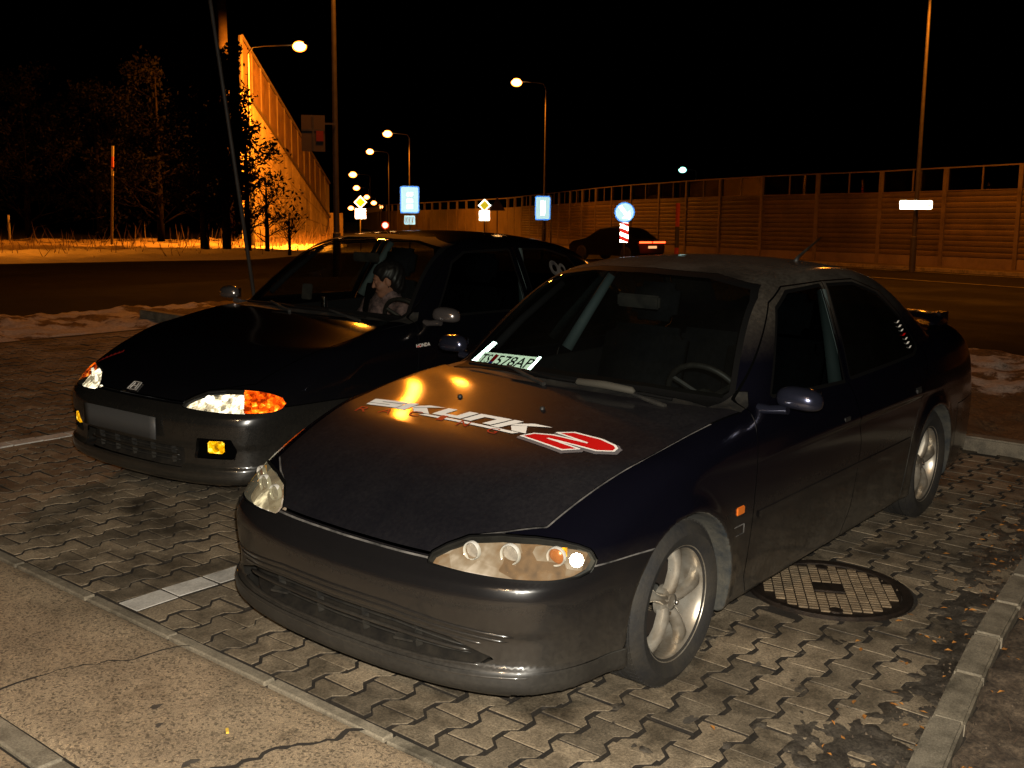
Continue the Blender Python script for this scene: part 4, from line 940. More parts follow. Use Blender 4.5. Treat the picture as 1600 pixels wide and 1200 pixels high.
# ------------------------------------------------------------------ nearer car: dark dusty sedan
sedan=empty('sedan_car'); sedan.matrix_world=TILT.copy()
tag(sedan,'dusty black four-door car in front, bonnet with white and red sponsor lettering','car')
PS=dict(body=MATS['dusty_black_paint'],hood=MATS['dusty_bonnet_paint'],bumper=MATS['dusty_bumper_paint'],lip=MATS['dusty_lip_paint'],mirror=MATS['mirror_blue'],z=0)
BS,SV,SN,SF,SL,SC=build_car('sedan',sedan,PS)
DEC={"skunk":[[[0.1128,-0.5903],[0.1134,-0.4225],[0.0913,-0.4233],[0.0919,-0.5954]],[[0.0915,-0.4776],[0.0913,-0.4233],[0.0862,-0.4235],[0.0864,-0.4781]],[[0.087,-0.5966],[0.0862,-0.4235],[0.0662,-0.4243],[0.0681,-0.6012]],[[0.0681,-0.6012],[0.0675,-0.5427],[0.0618,-0.5437],[0.0625,-0.6026]],[[0.0625,-0.6026],[0.0603,-0.4245],[0.038,-0.4254],[0.0414,-0.6078]],[[0.1207,-0.416],[0.121,-0.3672],[0.0369,-0.3653],[0.0379,-0.4187]],[[0.0836,-0.3613],[0.064,-0.3608],[0.0358,-0.3055],[0.0343,-0.2246]],[[0.0866,-0.3539],[0.0648,-0.2966],[0.1218,-0.2323],[0.1214,-0.3135]],[[0.1141,-0.2253],[0.1146,-0.0812],[0.0901,-0.0741],[0.0906,-0.2215]],[[0.0906,-0.2215],[0.0904,-0.1751],[0.0331,-0.1634],[0.034,-0.2122]],[[0.0902,-0.1184],[0.0901,-0.0741],[0.0311,-0.0571],[0.032,-0.1037]],[[0.0556,-0.053],[0.0537,0.0937],[0.0282,0.104],[0.0309,-0.0456]],[[0.1146,-0.0705],[0.1148,-0.0281],[0.055,-0.0085],[0.0556,-0.053]],[[0.115,0.0287],[0.1151,0.0692],[0.0537,0.0937],[0.0543,0.0513]],[[0.1237,0.0757],[0.1239,0.1149],[0.0272,0.1568],[0.028,0.1146]],[[0.0807,0.1376],[0.0582,0.1474],[0.0263,0.2043],[0.0247,0.2884]],[[0.0841,0.1421],[0.0594,0.198],[0.1247,0.2421],[0.1243,0.1771]],[[0.1432,-0.2694],[0.1264,-0.2444],[0.1299,0.2164],[0.1494,0.1976]]],"two":[[0.1544,0.2447],[0.1115,0.2681],[0.0879,0.3362],[0.0854,0.4804],[0.0624,0.3351],[0.028,0.3856],[0.0312,0.5063],[0.0517,0.5738],[0.0689,0.5934],[0.096,0.5979],[0.1261,0.547],[0.1245,0.3424],[0.1462,0.4907],[0.1856,0.4471]],"racing":{"R":[[0.1985,-0.5777],[0.1969,-0.5102],[0.1397,-0.5933]],"A":[[0.1852,-0.4539],[0.1838,-0.3897],[0.1277,-0.4681]],"C":[[0.1674,-0.3157],[0.1663,-0.2549],[0.1114,-0.3284]],"I":[[0.1632,-0.1871],[0.1622,-0.1297],[0.1087,-0.1985]],"N":[[0.176,-0.0548],[0.1748,-0.0007],[0.1233,-0.0648]],"G":[[0.1847,0.0964],[0.1835,0.1468],[0.134,0.0878]]}}
retro('decal_white',(.42,.39,.36),.70,1.0,(.82,.79,.75)); retro('decal_red',(.25,.004,.003),.70,1.0,(.62,.012,.012)); mat('decal_grey',(.16,.15,.16),.5); mat('decal_dullred',(.40,.02,.012),.5); mat('decal_black',(.004,.004,.004),.3)
lg=link('bonnet_lettering',None,None,sedan)
decal('letters',DEC['skunk'],BS,MATS['decal_white'],lg,.0016)
decal('red_numeral',[DEC['two']],BS,MATS['decal_red'],lg,.0026)
def stroke(poly,w):
    out=[]; n=len(poly)
    for i in range(n):
        a=np.array(poly[i]);b=np.array(poly[(i+1)%n]); d=b-a; L=np.hypot(*d)
        if L<1e-6: continue
        d/=L; nn=np.array([-d[1],d[0]])*w/2; a2=a-d*w*.35; b2=b+d*w*.35; out.append([tuple(a2-nn),tuple(b2-nn),tuple(b2+nn),tuple(a2+nn)])
    return out
for i,q in enumerate(stroke(DEC['two'],.009)): pass
decal('numeral_outline',stroke(DEC['two'],.009),BS,MATS['decal_white'],lg,.0034)
decal('numeral_shadow',stroke([(p[0]+.006,p[1]+.006) for p in DEC['two']],.030),BS,MATS['decal_grey'],lg,.0010)
for ch,(o_,w_,h_) in DEC['racing'].items():
    rp=[]
    vs,fs=text_polys(ch,1.0); xm=max(v[0] for v in vs); o_,w_,h_=map(np.array,(o_,w_,h_))
    for f in fs: rp.append([tuple(o_+(w_-o_)*vs[i][0]/xm+(h_-o_)*vs[i][1]/.72) for i in f])
    decal('small_red_letter',rp,BS,MATS['decal_dullred'],lg,.0018,.03)
# washer jets
for (x,y) in ((-.12,.13),(-.10,-.27)): MB().lathe([(.010,-.004),(.010,.006),(.004,.010),(0,.010)],14,'z').build('washer_jet',MATS['black_plastic'],sedan,True,None,(x,y,on_body(BS,x,y)+.001))
# pale wiper spoiler lying on the arm
mat('tan_rubber',(.04,.036,.027),.8)
p0=BS.project(np.array([[-.405,.10,.93]]),5)[0]; p1=BS.project(np.array([[-.415,.37,.93]]),5)[0]
MB().tube([(p0[0]+.03,p0[1],p0[2]+.022),(p0[0]+.03,p0[1]+.01,p0[2]+.03),((p0[0]+p1[0])/2+.03,(p0[1]+p1[1])/2,(p0[2]+p1[2])/2+.034),(p1[0]+.03,p1[1]-.01,p1[2]+.03),(p1[0]+.03,p1[1],p1[2]+.024)],[.008,.014,.016,.014,.008],10).build('wiper_spoiler',MATS['tan_rubber'],sedan,True)
# rear wing, aerial, side marker, window sticker
sp=MB(); prof=[(-.02,-.012),(.03,.010),(.10,.020),(.16,.010),(.19,-.006),(.10,-.012)]
n=24; vs=[];fs=[]
for i in range(n+1):
    t=-1+2*i/n; y=t*.66; k=max(0,(abs(t)-.82)/.18); h=1.02-.03*k*k; xx=-3.25+.12*abs(t)**3
    for (a,b_) in prof: vs.append((xx-a,y,h+b_))
for i in range(n):
    for j in range(6): fs.append((i*6+j,i*6+(j+1)%6,(i+1)*6+(j+1)%6,(i+1)*6+j))
fs+=[tuple(range(6)),tuple(n*6+j for j in range(6))]
sp.add(vs,fs); sm_=sp.mesh('rear_wing',True,60); fix_normals(sm_); wg=link('rear_wing',sm_,MATS['dusty_black_paint'],sedan)
for s in (-1,1): MB().box(-3.42,-3.27,s*.60-.03,s*.60+.03,.93,1.035).build('wing_strut',MATS['dusty_black_paint'],wg)
az=on_body(BS,-1.95,.31,1.5)
MB().tube([(-1.93,.31,az-.005),(-1.96,.31,az+.02),(-2.16,.34,az+.115)],[.014,.008,.003],8).build('roof_aerial',MATS['black_plastic'],sedan,True)
for s in (1,-1):
    MB().box(-.030,.030,-.004,.008,-.016,.016).build('side_marker',MATS['side_marker_orange'],sedan,loc=(-.383,s*.843,.542),bevel=.004)
    mb=MB(); 
    for a,b_,c_,d_ in ((-.045,.045,-.019,-.016),(-.045,.045,.016,.019),(-.045,-.042,-.019,.019),(.042,.045,-.019,.019)): mb.box(a,b_,-.002,.003,c_,d_)
    mb.build('badge_outline',MATS['seam_dust'],sedan,loc=(-.375,s*.846,.468))
# number plate lying behind the windscreen
retro('plate_retro',(.62,.78,.62),.50,1.0,(.5,.56,.48)); retro('strip_retro',(.70,1.0,.95),.28,1.0,(.8,.9,.85))
pa=BS.project(np.array([[-.50,-.585,.90]]),6)[0]; pb=BS.project(np.array([[-.455,-.16,.915]]),6)[0]
pd=(pb-pa); L=np.hypot(pd[1],pd[0]); ex=Vector(pd).normalized(); up=Vector((-.84,0,.55)); up=(up-ex*up.dot(ex)).normalized(); nz=ex.cross(up)
org=Vector(pa)+Vector((-.050,0,.006)); PM=Matrix(((ex.x,up.x,nz.x,org.x),(ex.y,up.y,nz.y,org.y),(ex.z,up.z,nz.z,org.z),(0,0,0,1)))
plate=link('spare_number_plate',None,None,sedan); plate.matrix_local=PM
PW=.35; MB().box(0,PW,0,.086,-.0015,.0).build('plate_blank',MATS['plate_retro'],plate)
mat('plate_black',(.01,.01,.012),.5)
def glyphs(txt,x0,h,wd,z,m,par,name,y0=.008):
    vs,fs=text_polys(txt,1.0,.012); xm=max(v[0] for v in vs); x_=min(v[0] for v in vs)
    mb=MB().add([(x0+(v[0]-x_)/(xm-x_)*wd,y0+v[1]/.72*h,z) for v in vs],fs); return mb.build(name,m,par)
glyphs('TS',.010,.066,.062,.0012,MATS['plate_black'],plate,'plate_letters'); glyphs('578AP',.112,.066,.222,.0012,MATS['plate_black'],plate,'plate_letters')
MB().add([(.078,.020,.0012),(.104,.020,.0012),(.104,.070,.0012),(.078,.078,.0012)],[(0,1,2,3)]).build('plate_crest',MATS['decal_red'],plate)
mat('crest_blue',(.03,.05,.4),.5); MB().add([(.078,.010,.0013),(.104,.010,.0013),(.104,.026,.0013),(.078,.026,.0013)],[(0,1,2,3)]).build('plate_crest_base',MATS['crest_blue'],plate)
MB().box(PW-.012,PW,0,.086,.0,.004).build('plate_edge',MATS['strip_retro'],plate)
s0=BS.project(np.array([[-.545,-.635,.90]]),6)[0]; s1=BS.project(np.array([[-.655,-.585,.985]]),6)[0]
d=Vector(s1-s0); dl=d.length; ex=d.normalized(); upv=Vector((.1,1,0)); upv=(upv-ex*upv.dot(ex)).normalized(); nz=ex.cross(upv); org=Vector(s0)+Vector((-.02,0.0,-.004))
MB().box(0,dl+.01,-.0,.030,-.001,.001).build('reflective_strip',MATS['strip_retro'],sedan).matrix_local=Matrix(((ex.x,upv.x,nz.x,org.x),(ex.y,upv.y,nz.y,org.y),(ex.z,upv.z,nz.z,org.z),(0,0,0,1)))
# sticker down the rear edge of the rear side window
def side_sticker(B,txt,x,z,h,wd,m,par,name,rot=0,side=1):
    vs,fs=text_polys(txt,1.0,.01); xm=max(v[0] for v in vs); out=[]
    for v in vs:
        a=v[0]/xm*wd; b_=v[1]/.72*h; c,s=math.cos(rot),math.sin(rot); px=x-(a*c-b_*s)*1.0; pz=z+(a*s+b_*c); out.append((px,side*.9,pz))
    V=np.array(out); lo=np.full(len(V),.3);hi=np.full(len(V),.95)
    for _ in range(30):
        mid=(lo+hi)/2;P=V.copy();P[:,1]=side*mid;ins=B.f(P)<0;lo=np.where(ins,mid,lo);hi=np.where(ins,hi,mid)
    V[:,1]=side*(lo+.002); return MB().add([tuple(v) for v in V],fs).build(name,m,par)
side_sticker(BS,'TUNING',-2.425,.93,.030,.13,MATS['decal_white'],sedan,'window_sticker',rot=math.radians(100)) if False else None
mb=MB(); st=link('window_sticker',None,None,sedan)
for i in range(7):
    z=.935+i*.021; x=-2.405+(i*.006)
    y0=[yy for yy in np.linspace(.95,.4,400) if BS.f(np.array([[x,yy,z]]))[0]<0][0]+.003
    MB().box(-.014,.014 if i%2 else .006,0,.0015,-.006,.007).build('sticker_bar',MATS['decal_red'] if i==3 else MATS['decal_white'],st,loc=(x,y0,z),rot=(-.42,0,0))
# ------------------------------------------------------------------ farther car: black hatchback
hatch=empty('hatchback_car'); HX,HY,HR,HZ=-.7337,-2.4495,.06628,.0332
hatch.matrix_world=TILT@Matrix.Translation((HX,HY,HZ))@Matrix.Rotation(HR,4,'Z')
tag(hatch,'glossy black hatchback with amber indicator lens and blank front plate, someone inside','car')
PH=dict(body=MATS['gloss_black_paint'],hood=MATS['gloss_black_paint'],bumper=MATS['gloss_black_bumper'],lip=MATS['gloss_black_bumper'],mirror=MATS['mirror_grey'],z=HZ)
BH,_,_,_,_,_=build_car('hatch',hatch,PH)
m,nt,out=new_mat('blank_plate'); b=N(nt,"ShaderNodeBsdfPrincipled",i={'Roughness':.5,'Base Color':(.055,.055,.055,1)}); nt.links.new(b.outputs[0],out.inputs[0])
pl=MB(); vs=[];fs=[]
for i in range(13):
    y=-.335+.60*i/12; xx=.853
    for z in (.366,.480): vs.append((xx,y,z)); 
for i in range(12): fs.append((2*i,2*i+2,2*i+3,2*i+1))
pl.add(vs,fs); o=pl.build('number_plate',MATS['blank_plate'],hatch,True); md=o.modifiers.new('s','SOLIDIFY'); md.thickness=.006
for s in (1,-1):
    MB().box(-.02,.010,-.040,.040,-.029,.029).build('fog_lamp',MATS['yellow_fog'],hatch,loc=(.728,s*.572,.350),rot=(0,0,s*.42),bevel=.006)
# emblem on the nose: a chromed H in a rounded frame
q_=BH.project(np.array([[.74,-.05,.60]]),6)[0]; g_=BH.grad(q_[None])[0]; g_/=np.linalg.norm(g_)
em=link('nose_emblem',None,None,hatch,tuple(q_+g_*.003),(0,math.atan2(g_[0],g_[2]),0))
fr=[(.026,-.036),(.030,.0),(.030,.034),(.020,.040),(-.0,.041)]
mb=MB().tube([(0.028,-.036,.004),(.028,.036,.004),(-.024,.030,.004),(-.026,.0,.004),(-.024,-.030,.004),(.028,-.036,.004)],.0028,6); mb.build('emblem_frame',MATS['badge_silver'],em)
mb=MB(); mb.tube([(.022,-.020,.004),(-.018,-.014,.004)],.0035,6); mb.tube([(.022,.020,.004),(-.018,.014,.004)],.0035,6); mb.tube([(.002,-.017,.004),(.002,.017,.004)],.0035,6); mb.build('emblem_h',MATS['badge_silver'],em)
side_sticker(BH,'HONDA',-.50,.748,.020,.125,MATS['decal_white'],hatch,'wing_sticker'); 
side_sticker(BH,'-',-.505,.738,.05,.035,MATS['decal_red'],hatch,'wing_sticker_mark')
# small dull red script on the far corner of the bonnet
rp=[]
for i in range(6): rp+=stroke([(.565-.012*i+.0,-.62+.022*i),(.535-.012*i,-.612+.022*i),(.550-.012*i,-.600+.022*i)],.005)
decal('bonnet_script',rp,BH,MATS['decal_dullred'],hatch,.0015,.04)
# two pale mottled rings on the rear quarter window
mat('ring_pale',(.14,.125,.11),.7,col2=(.03,.028,.03),nscale=16)
mb=MB()
for (cx_,cz,r0,r1) in ((-2.20,1.115,.028,.062),(-2.30,1.105,.02,.045)):
    vs=[];fs=[]
    for k in range(25):
        t=2*math.pi*k/24
        for r in (r0,r1): 
            x=cx_+r*math.cos(t); z=cz+r*.85*math.sin(t); vs.append((x,BH.yg(z)+BH.taper(x)+.003,z))
        if k: fs.append((2*k-2,2*k,2*k+1,2*k-1))
    mb.add(vs,fs)
mb.build('quarter_window_rings',MATS['ring_pale'],hatch)
# two bright door seat-belt guides seen through the side window
for dx in (0,.075): MB().tube([(-1.40-dx,.47,.92),(-1.41-dx,.47,.97)],.005,6).build('headrest_post',MATS['chrome'],hatch)
# phone in a holder and a silver gadget on the dash
ph=MB().box(-.01,.01,-.035,.035,-.05,.05).build('phone',MATS['black_plastic'],hatch,loc=(-.66,-.20,.985),rot=(0,-.2,.3),bevel=.006)
MB().tube([(-.66,-.05,.90),(-.66,-.05,.965)],.018,12).build('air_freshener',MATS['chrome'],hatch,True,40)
# ------------------------------------------------------------------ person in the hatchback (passenger seat, leaning in, looking across)
def capsule(P,a,b,r0,r1):
    a=np.array(a,float);b=np.array(b,float); d=b-a; t=np.clip(((P-a)@d)/(d@d),0,1); return np.linalg.norm(P-a-t[...,None]*d,axis=-1)-(r0+(r1-r0)*t)
def ell(P,c,r):
    q=(P-np.array(c))/np.array(r); k=np.linalg.norm(q,axis=-1); return (k-1)*min(r)
HC=np.array([-1.50,-.27,1.005-0.0]); HA=math.radians(-48); HP=math.radians(14)   # head centre, looking towards the car's right, a little down
Hm=(Matrix.Rotation(HA,3,'Z')@Matrix.Rotation(HP,3,'Y')); Hn=np.array(Hm)
def head(P):
    q=(P-HC)@Hn   # local: x forward, y left, z up
    d=ell(q,(-.012,0,.030),(.098,.076,.090)); d=smin(d,ell(q,(.030,0,-.040),(.060,.055,.070)),.03)
    d=smin(d,ell(q,(.062,0,-.088),(.026,.026,.020)),.025)                 # chin
    d=smin(d,capsule(q,(.088,0,.018),(.106,0,-.020),.007,.0105),.012)      # nose
    d=smin(d,ell(q,(.086,0,-.056),(.014,.024,.008)),.008)                 # lips
    d=smax(d,-ell(q,(.098,0,-.0555),(.012,.022,.0018)),.003)
    for s in (-1,1):
        d=smax(d,-ell(q,(.098,s*.032,.012),(.018,.018,.013)),.012)        # eye sockets
        d=smin(d,ell(q,(.076,s*.032,.010),(.013,.013,.012)),.003)
        d=smin(d,capsule(q,(.088,s*.014,.034),(.080,s*.048,.034),.006,.005),.008)  # brows
        d=smin(d,ell(q,(-.004,s*.078,-.006),(.018,.008,.030)),.008)       # ears
        d=smin(d,ell(q,(.060,s*.044,-.026),(.024,.020,.022)),.02)         # cheeks
    return d
NK=HC+np.array([-.03,0,-.07]); CH=np.array([-1.62,-.34,.78-.0]); HI=np.array([-1.52,-.36,.42])
SHL=np.array([-1.55,-.15,.80]);SHR=np.array([-1.66,-.54,.80]); ELL=np.array([-1.30,-.10,.60]); ELR=np.array([-1.42,-.62,.58]); HDL=np.array([-1.10,-.16,.66]); HDR=np.array([-1.15,-.50,.60])
KL_=np.array([-1.02,-.26,.56]);KR_=np.array([-1.02,-.46,.56])
def hand(P,w,dr,s):
    dr=dr/np.linalg.norm(dr); up=np.array([0,0,1.]); sd=np.cross(dr,up); sd/=np.linalg.norm(sd)
    d=ell((P-(w+dr*.045))@np.stack([dr,sd,np.cross(sd,dr)],1),(0,0,0),(.05,.040,.016))
    for i,l in enumerate((.036,.043,.040,.030)):
        o=w+dr*.078+sd*(.030-.020*i); k=o+dr*l*.9-up*.008; e=k+dr*l*.55-up*.022
        d=smin(d,np.minimum(capsule(P,o,k,.0095,.0088),capsule(P,k,e,.0088,.0075)),.006)
    o=w+dr*.020+sd*s*.036; k=o+dr*.035+sd*s*.018-up*.004; e=k+dr*.028-up*.010; d=smin(d,np.minimum(capsule(P,o,k,.012,.0105),capsule(P,k,e,.0105,.009)),.008)
    return d
def skin(P):
    d=smin(head(P),capsule(P,NK,CH+[0,0,.08],.052,.062),.03)
    d=smin(d,capsule(P,CH+[0,0,.05],HI+[0,0,.15],.12,.13),.05)
    for S,E,H,s in ((SHL,ELL,HDL,1),(SHR,ELR,HDR,-1)):
        d=smin(d,capsule(P,S,E,.042,.034),.03); d=smin(d,capsule(P,E,H,.034,.024),.02); d=smin(d,hand(P,H,H-E,s),.015)
    for K,s in ((KL_,1),(KR_,-1)):
        d=smin(d,capsule(P,HI+[0,s*.09,0],K,.085,.055),.04); d=smin(d,capsule(P,K,K+[.14,0,-.30],.052,.038),.03)
    return d
def jacket(P):
    d=capsule(P,CH+[0,0,.03],HI+[0,0,.12],.145,.155); d=smin(d,capsule(P,SHL,SHR,.085,.085),.05)
    for S,E,H in ((SHL,ELL,HDL),(SHR,ELR,HDR)):
        d=smin(d,capsule(P,S,E,.068,.055),.04); d=smin(d,capsule(P,E,E+(H-E)*.9,.054,.038),.03)
    n=np.sin(P[...,0]*60+np.sin(P[...,2]*37)*2)*np.sin(P[...,2]*52+P[...,1]*41)*.004
    return smin(d+n,capsule(P,NK+[0,0,-.035],CH+[0,0,.10],.072,.085),.02)
def trousers(P):
    d=capsule(P,HI+[0,-.08,.02],HI+[0,.08,.02],.125,.125)
    for K,s in ((KL_,1),(KR_,-1)): d=smin(d,capsule(P,HI+[0,s*.09,0],K,.095,.070),.04); d=smin(d,capsule(P,K,K+[.13,0,-.28],.066,.055),.03)
    return d
def hair(P):
    q=(P-HC)@Hn
    d=ell(q,(-.022,0,.040),(.112,.090,.100)); d=smin(d,ell(q,(-.065,0,-.035),(.055,.072,.075)),.03)
    d=smax(d,-ell(q,(.105,0,-.035),(.085,.105,.105)),.02); 
    for s in (-1,1): d=smax(d,-ell(q,(.005,s*.085,-.012),(.026,.03,.034)),.01)
    return d+np.sin(q[...,1]*230+q[...,0]*40+np.sin(q[...,2]*70+q[...,0]*50)*2)*.0012+np.sin(q[...,0]*120+q[...,2]*90+q[...,1]*60)*.0018
def sdf_obj(name,fn,lo,hi,h,m,par):
    V,Qq=surface_nets(fn,lo,hi,h); me=np_mesh(name,V,Qq); fix_normals(me); return link(name,me,m,par)
mat('skin',(.46,.21,.13),.55,spec=.35,col2=(.36,.16,.10),nscale=22); mat('hair_black',(.012,.010,.010),.45); mat('jacket_cloth',(.05,.035,.04),.9,col2=(.30,.19,.18),nscale=24); mat('trouser_cloth',(.02,.022,.03),.9)
per=empty('person'); per.matrix_world=hatch.matrix_world.copy()
sdf_obj('body',skin,(-1.95,-.85,.08),(-.80,.10,1.16),.0085,MATS['skin'],per)
V,Qq=surface_nets(lambda P:head(P)-.0006,(-1.66,-.42,.84),(-1.32,-.12,1.16),.0045); me=np_mesh('face',V,Qq); fix_normals(me); link('face',me,MATS['skin'],per)
sdf_obj('jacket',jacket,(-1.95,-.85,.30),(-1.0,.10,1.0),.012,MATS['jacket_cloth'],per); sdf_obj('trousers',trousers,(-1.80,-.75,.10),(-.80,.05,.65),.013,MATS['trouser_cloth'],per)
sdf_obj('hair',hair,(-1.68,-.44,.84),(-1.34,-.10,1.17),.005,MATS['hair_black'],per)
ep=HC+Hn@np.array([.002,.088,-.038]); b=bmesh.new(); bmesh.ops.create_uvsphere(b,u_segments=10,v_segments=6,radius=.006); me=bpy.data.meshes.new('earring'); b.to_mesh(me); b.free(); link('earring',me,MATS['chrome'],per,tuple(ep))
for s in (1,-1):
    e=HC+Hn@np.array([.0835,s*.032,.011]); b=bmesh.new(); bmesh.ops.create_uvsphere(b,u_segments=10,v_segments=8,radius=.0075); me=bpy.data.meshes.new('eye'); b.to_mesh(me); b.free(); link('eye',me,MATS['hair_black'],per,tuple(e))
tag(per,'person with short black hair and pinkish top sitting behind the hatchback windscreen, head turned down','person')

# ------------------------------------------------------------------ noise barrier on the far side of the road
ground_mat('barrier_plank',(.08,.058,.032),(.13,.092,.052),.9,30,(.7,1.25),.5,.55,.8,.5,rand=.22)
ground_mat('barrier_steel',(.10,.075,.05),(.15,.115,.08),3,60,(.8,1.2),2,.7,.6,.2)
ground_mat('barrier_plinth',(.16,.115,.085),(.22,.17,.12),1,60,(.8,1.2),.8,.6,.85,.3)
glass('barrier_pane',(.30,.28,.26),.5)
C2=(3.08,2.54)
R_=[(-53.5,-10.9),(-55.1,-14.2),(-57.5,-18.7),(-59,-22.8),(-60.1,-26.6),(-62.3,-30.9),(-65,-35.4),(-68.3,-40.2),(-70.9,-44.6),(-75.4,-50.3),(-80.8,-56.7),(-104.5,-84.6)]
k=(3.80-1.553)/(4.6-1.553); WP=[(C2[0]+(x-C2[0])*k,C2[1]+(y-C2[1])*k) for x,y in R_]
pts=[]
d0=np.array(WP[0])-np.array(WP[1]); d0/=np.hypot(*d0)
ext=[tuple(np.array(WP[0])+d0*3.6*i) for i in range(5,0,-1)]
line=ext+WP+[(-105,-108),(-150,-160),(-260,-275)]
# resample at 3.4 m
seg=np.array(line); cl=np.concatenate([[0],np.cumsum(np.hypot(*np.diff(seg,axis=0).T))]); tot=cl[-1]; first=cl[5]-round(cl[5]/3.45)*3.45
S=np.arange(first,min(tot,330),3.45); PX=np.interp(S,cl,seg[:,0]); PY=np.interp(S,cl,seg[:,1])
wallr=empty('noise_barrier',(PX[0],PY[0],0)); tag(wallr,'long brown plank noise barrier with steel posts and clear top panes across the road','noise barrier')
nb=0
plank=None
HPAN,HR_=2.93,3.80
far=MB(); farp=MB(); fars=MB()
me_post=MB().box(-.09,.09,-.10,.10,0,HR_).mesh('post'); me_post.materials.append(MATS['barrier_steel'])
me_mul=MB().box(-.03,.03,-.035,.035,HPAN,HR_).mesh('mullion'); me_mul.materials.append(MATS['barrier_steel'])
NP=12; ph=(HPAN-.42)/NP
pl_=MB()
L0=3.45-.20
pl_.add([(-L0/2,-.05,.008),(L0/2,-.05,.008),(L0/2,-.065,ph*.35),(-L0/2,-.065,ph*.35),(L0/2,-.065,ph*.72),(-L0/2,-.065,ph*.72),(L0/2,-.035,ph-.006),(-L0/2,-.035,ph-.006),(-L0/2,.04,.008),(L0/2,.04,.008),(L0/2,.04,ph-.006),(-L0/2,.04,ph-.006)],[(0,1,2,3),(3,2,4,5),(5,4,6,7),(9,8,11,10),(0,8,9,1),(7,6,10,11)])
me_plank=pl_.mesh('plank'); me_plank.materials.append(MATS['barrier_plank'])
me_plinth=MB().box(-L0/2,L0/2,-.07,.05,0,.41).mesh('plinth'); me_plinth.materials.append(MATS['barrier_plinth'])
me_rail=MB().box(-3.45/2+.0,3.45/2,-.04,.04,HR_-.001,HR_+.05).mesh('top_rail'); me_rail.materials.append(MATS['barrier_steel'])
me_cap=MB().box(-L0/2,L0/2,-.075,.055,HPAN-.004,HPAN+.03).mesh('panel_cap'); me_cap.materials.append(MATS['barrier_steel'])
me_pane=MB().box(-L0/2,L0/2,-.006,.006,HPAN+.03,HR_-.002).mesh('clear_pane'); me_pane.materials.append(MATS['barrier_pane'])
npl=0
for i in range(len(S)-1):
    a=np.array([PX[i],PY[i]]);b=np.array([PX[i+1],PY[i+1]]); mid=(a+b)/2; ang=math.atan2(b[1]-a[1],b[0]-a[0])
    flip=ang+math.pi if True else ang
    M=Matrix.Translation((mid[0]-PX[0],mid[1]-PY[0],0))@Matrix.Rotation(ang,4,'Z')
    if (np.array(C2)-mid)@np.array([-(b-a)[1],(b-a)[0]])>0: M=M@Matrix.Rotation(math.pi,4,'Z')
    dist=np.hypot(*(mid-np.array(C2)))
    def put(me): o=link(me.name.split('.')[0],me,None,wallr); o.matrix_local=M; return o
    if dist<95:
        o=link('post',me_post,None,wallr); o.matrix_local=Matrix.Translation((a[0]-PX[0],a[1]-PY[0],0))@Matrix.Rotation(ang,4,'Z')
        put(me_mul);put(me_plinth);put(me_rail);put(me_cap);put(me_pane)
        for j in range(NP):
            if npl<290 and dist<70: o=link('plank',me_plank,None,wallr); o.matrix_local=M@Matrix.Translation((0,0,.42+ph*j)); npl+=1
            else: far.add([M@Matrix.Translation((0,0,.42+ph*j))@v.co for v in me_plank.vertices],[tuple(p.vertices) for p in me_plank.polygons])
    else:
        fars.box(-.1,.1,-.1,.1,0,HR_,Matrix.Translation((a[0]-PX[0],a[1]-PY[0],0))@Matrix.Rotation(ang,4,'Z')); far.box(-L0/2,L0/2,-.06,.04,0,HPAN,M); fars.box(-L0/2,L0/2,-.04,.04,HR_-.05,HR_+.05,M)
o=far.build('planks_beyond',MATS['barrier_plank'],wallr); o['kind']='stuff'; o=fars.build('far_frame',MATS['barrier_steel'],wallr); o['kind']='stuff'
# verge and kerb line at the foot of the barrier
def offset_strip(name,o1,o2,z,m,z2=None,s0=0,s1=45):
    vs=[];fs=[]
    n=min(s1,len(S)-1)
    for i in range(s0,n):
        a=np.array([PX[i],PY[i]]); b=np.array([PX[i+1],PY[i+1]]); t=(b-a)/np.hypot(*(b-a)); nn=np.array([-t[1],t[0]]); 
        if (np.array(C2)-a)@nn<0: nn=-nn
        p=a+nn*o1;q=a+nn*o2; vs+= [(p[0],p[1],z),(q[0],q[1],z if z2 is None else z2)]
        if i>s0: j=2*(i-s0); fs.append((j-2,j-1,j+1,j))
    o=MB().add(vs,fs).build(name,m); fix_normals(o.data); return struct(o)
offset_strip('far_verge',-.3,3.0,.03,MATS['soil']); offset_strip('far_kerb',3.0,3.25,.10,MATS['kerb_concrete']); offset_strip('far_kerb.001',3.25,3.26,.10,MATS['kerb_concrete'],-.02)
mat('road_line',(.34,.33,.30),.7,col2=(.12,.11,.10),nscale=1.5); offset_strip('road_line',4.3,4.45,.004,MATS['road_line']); offset_strip('road_line.001',9.0,9.15,.004,MATS['road_line'],None,0,22)
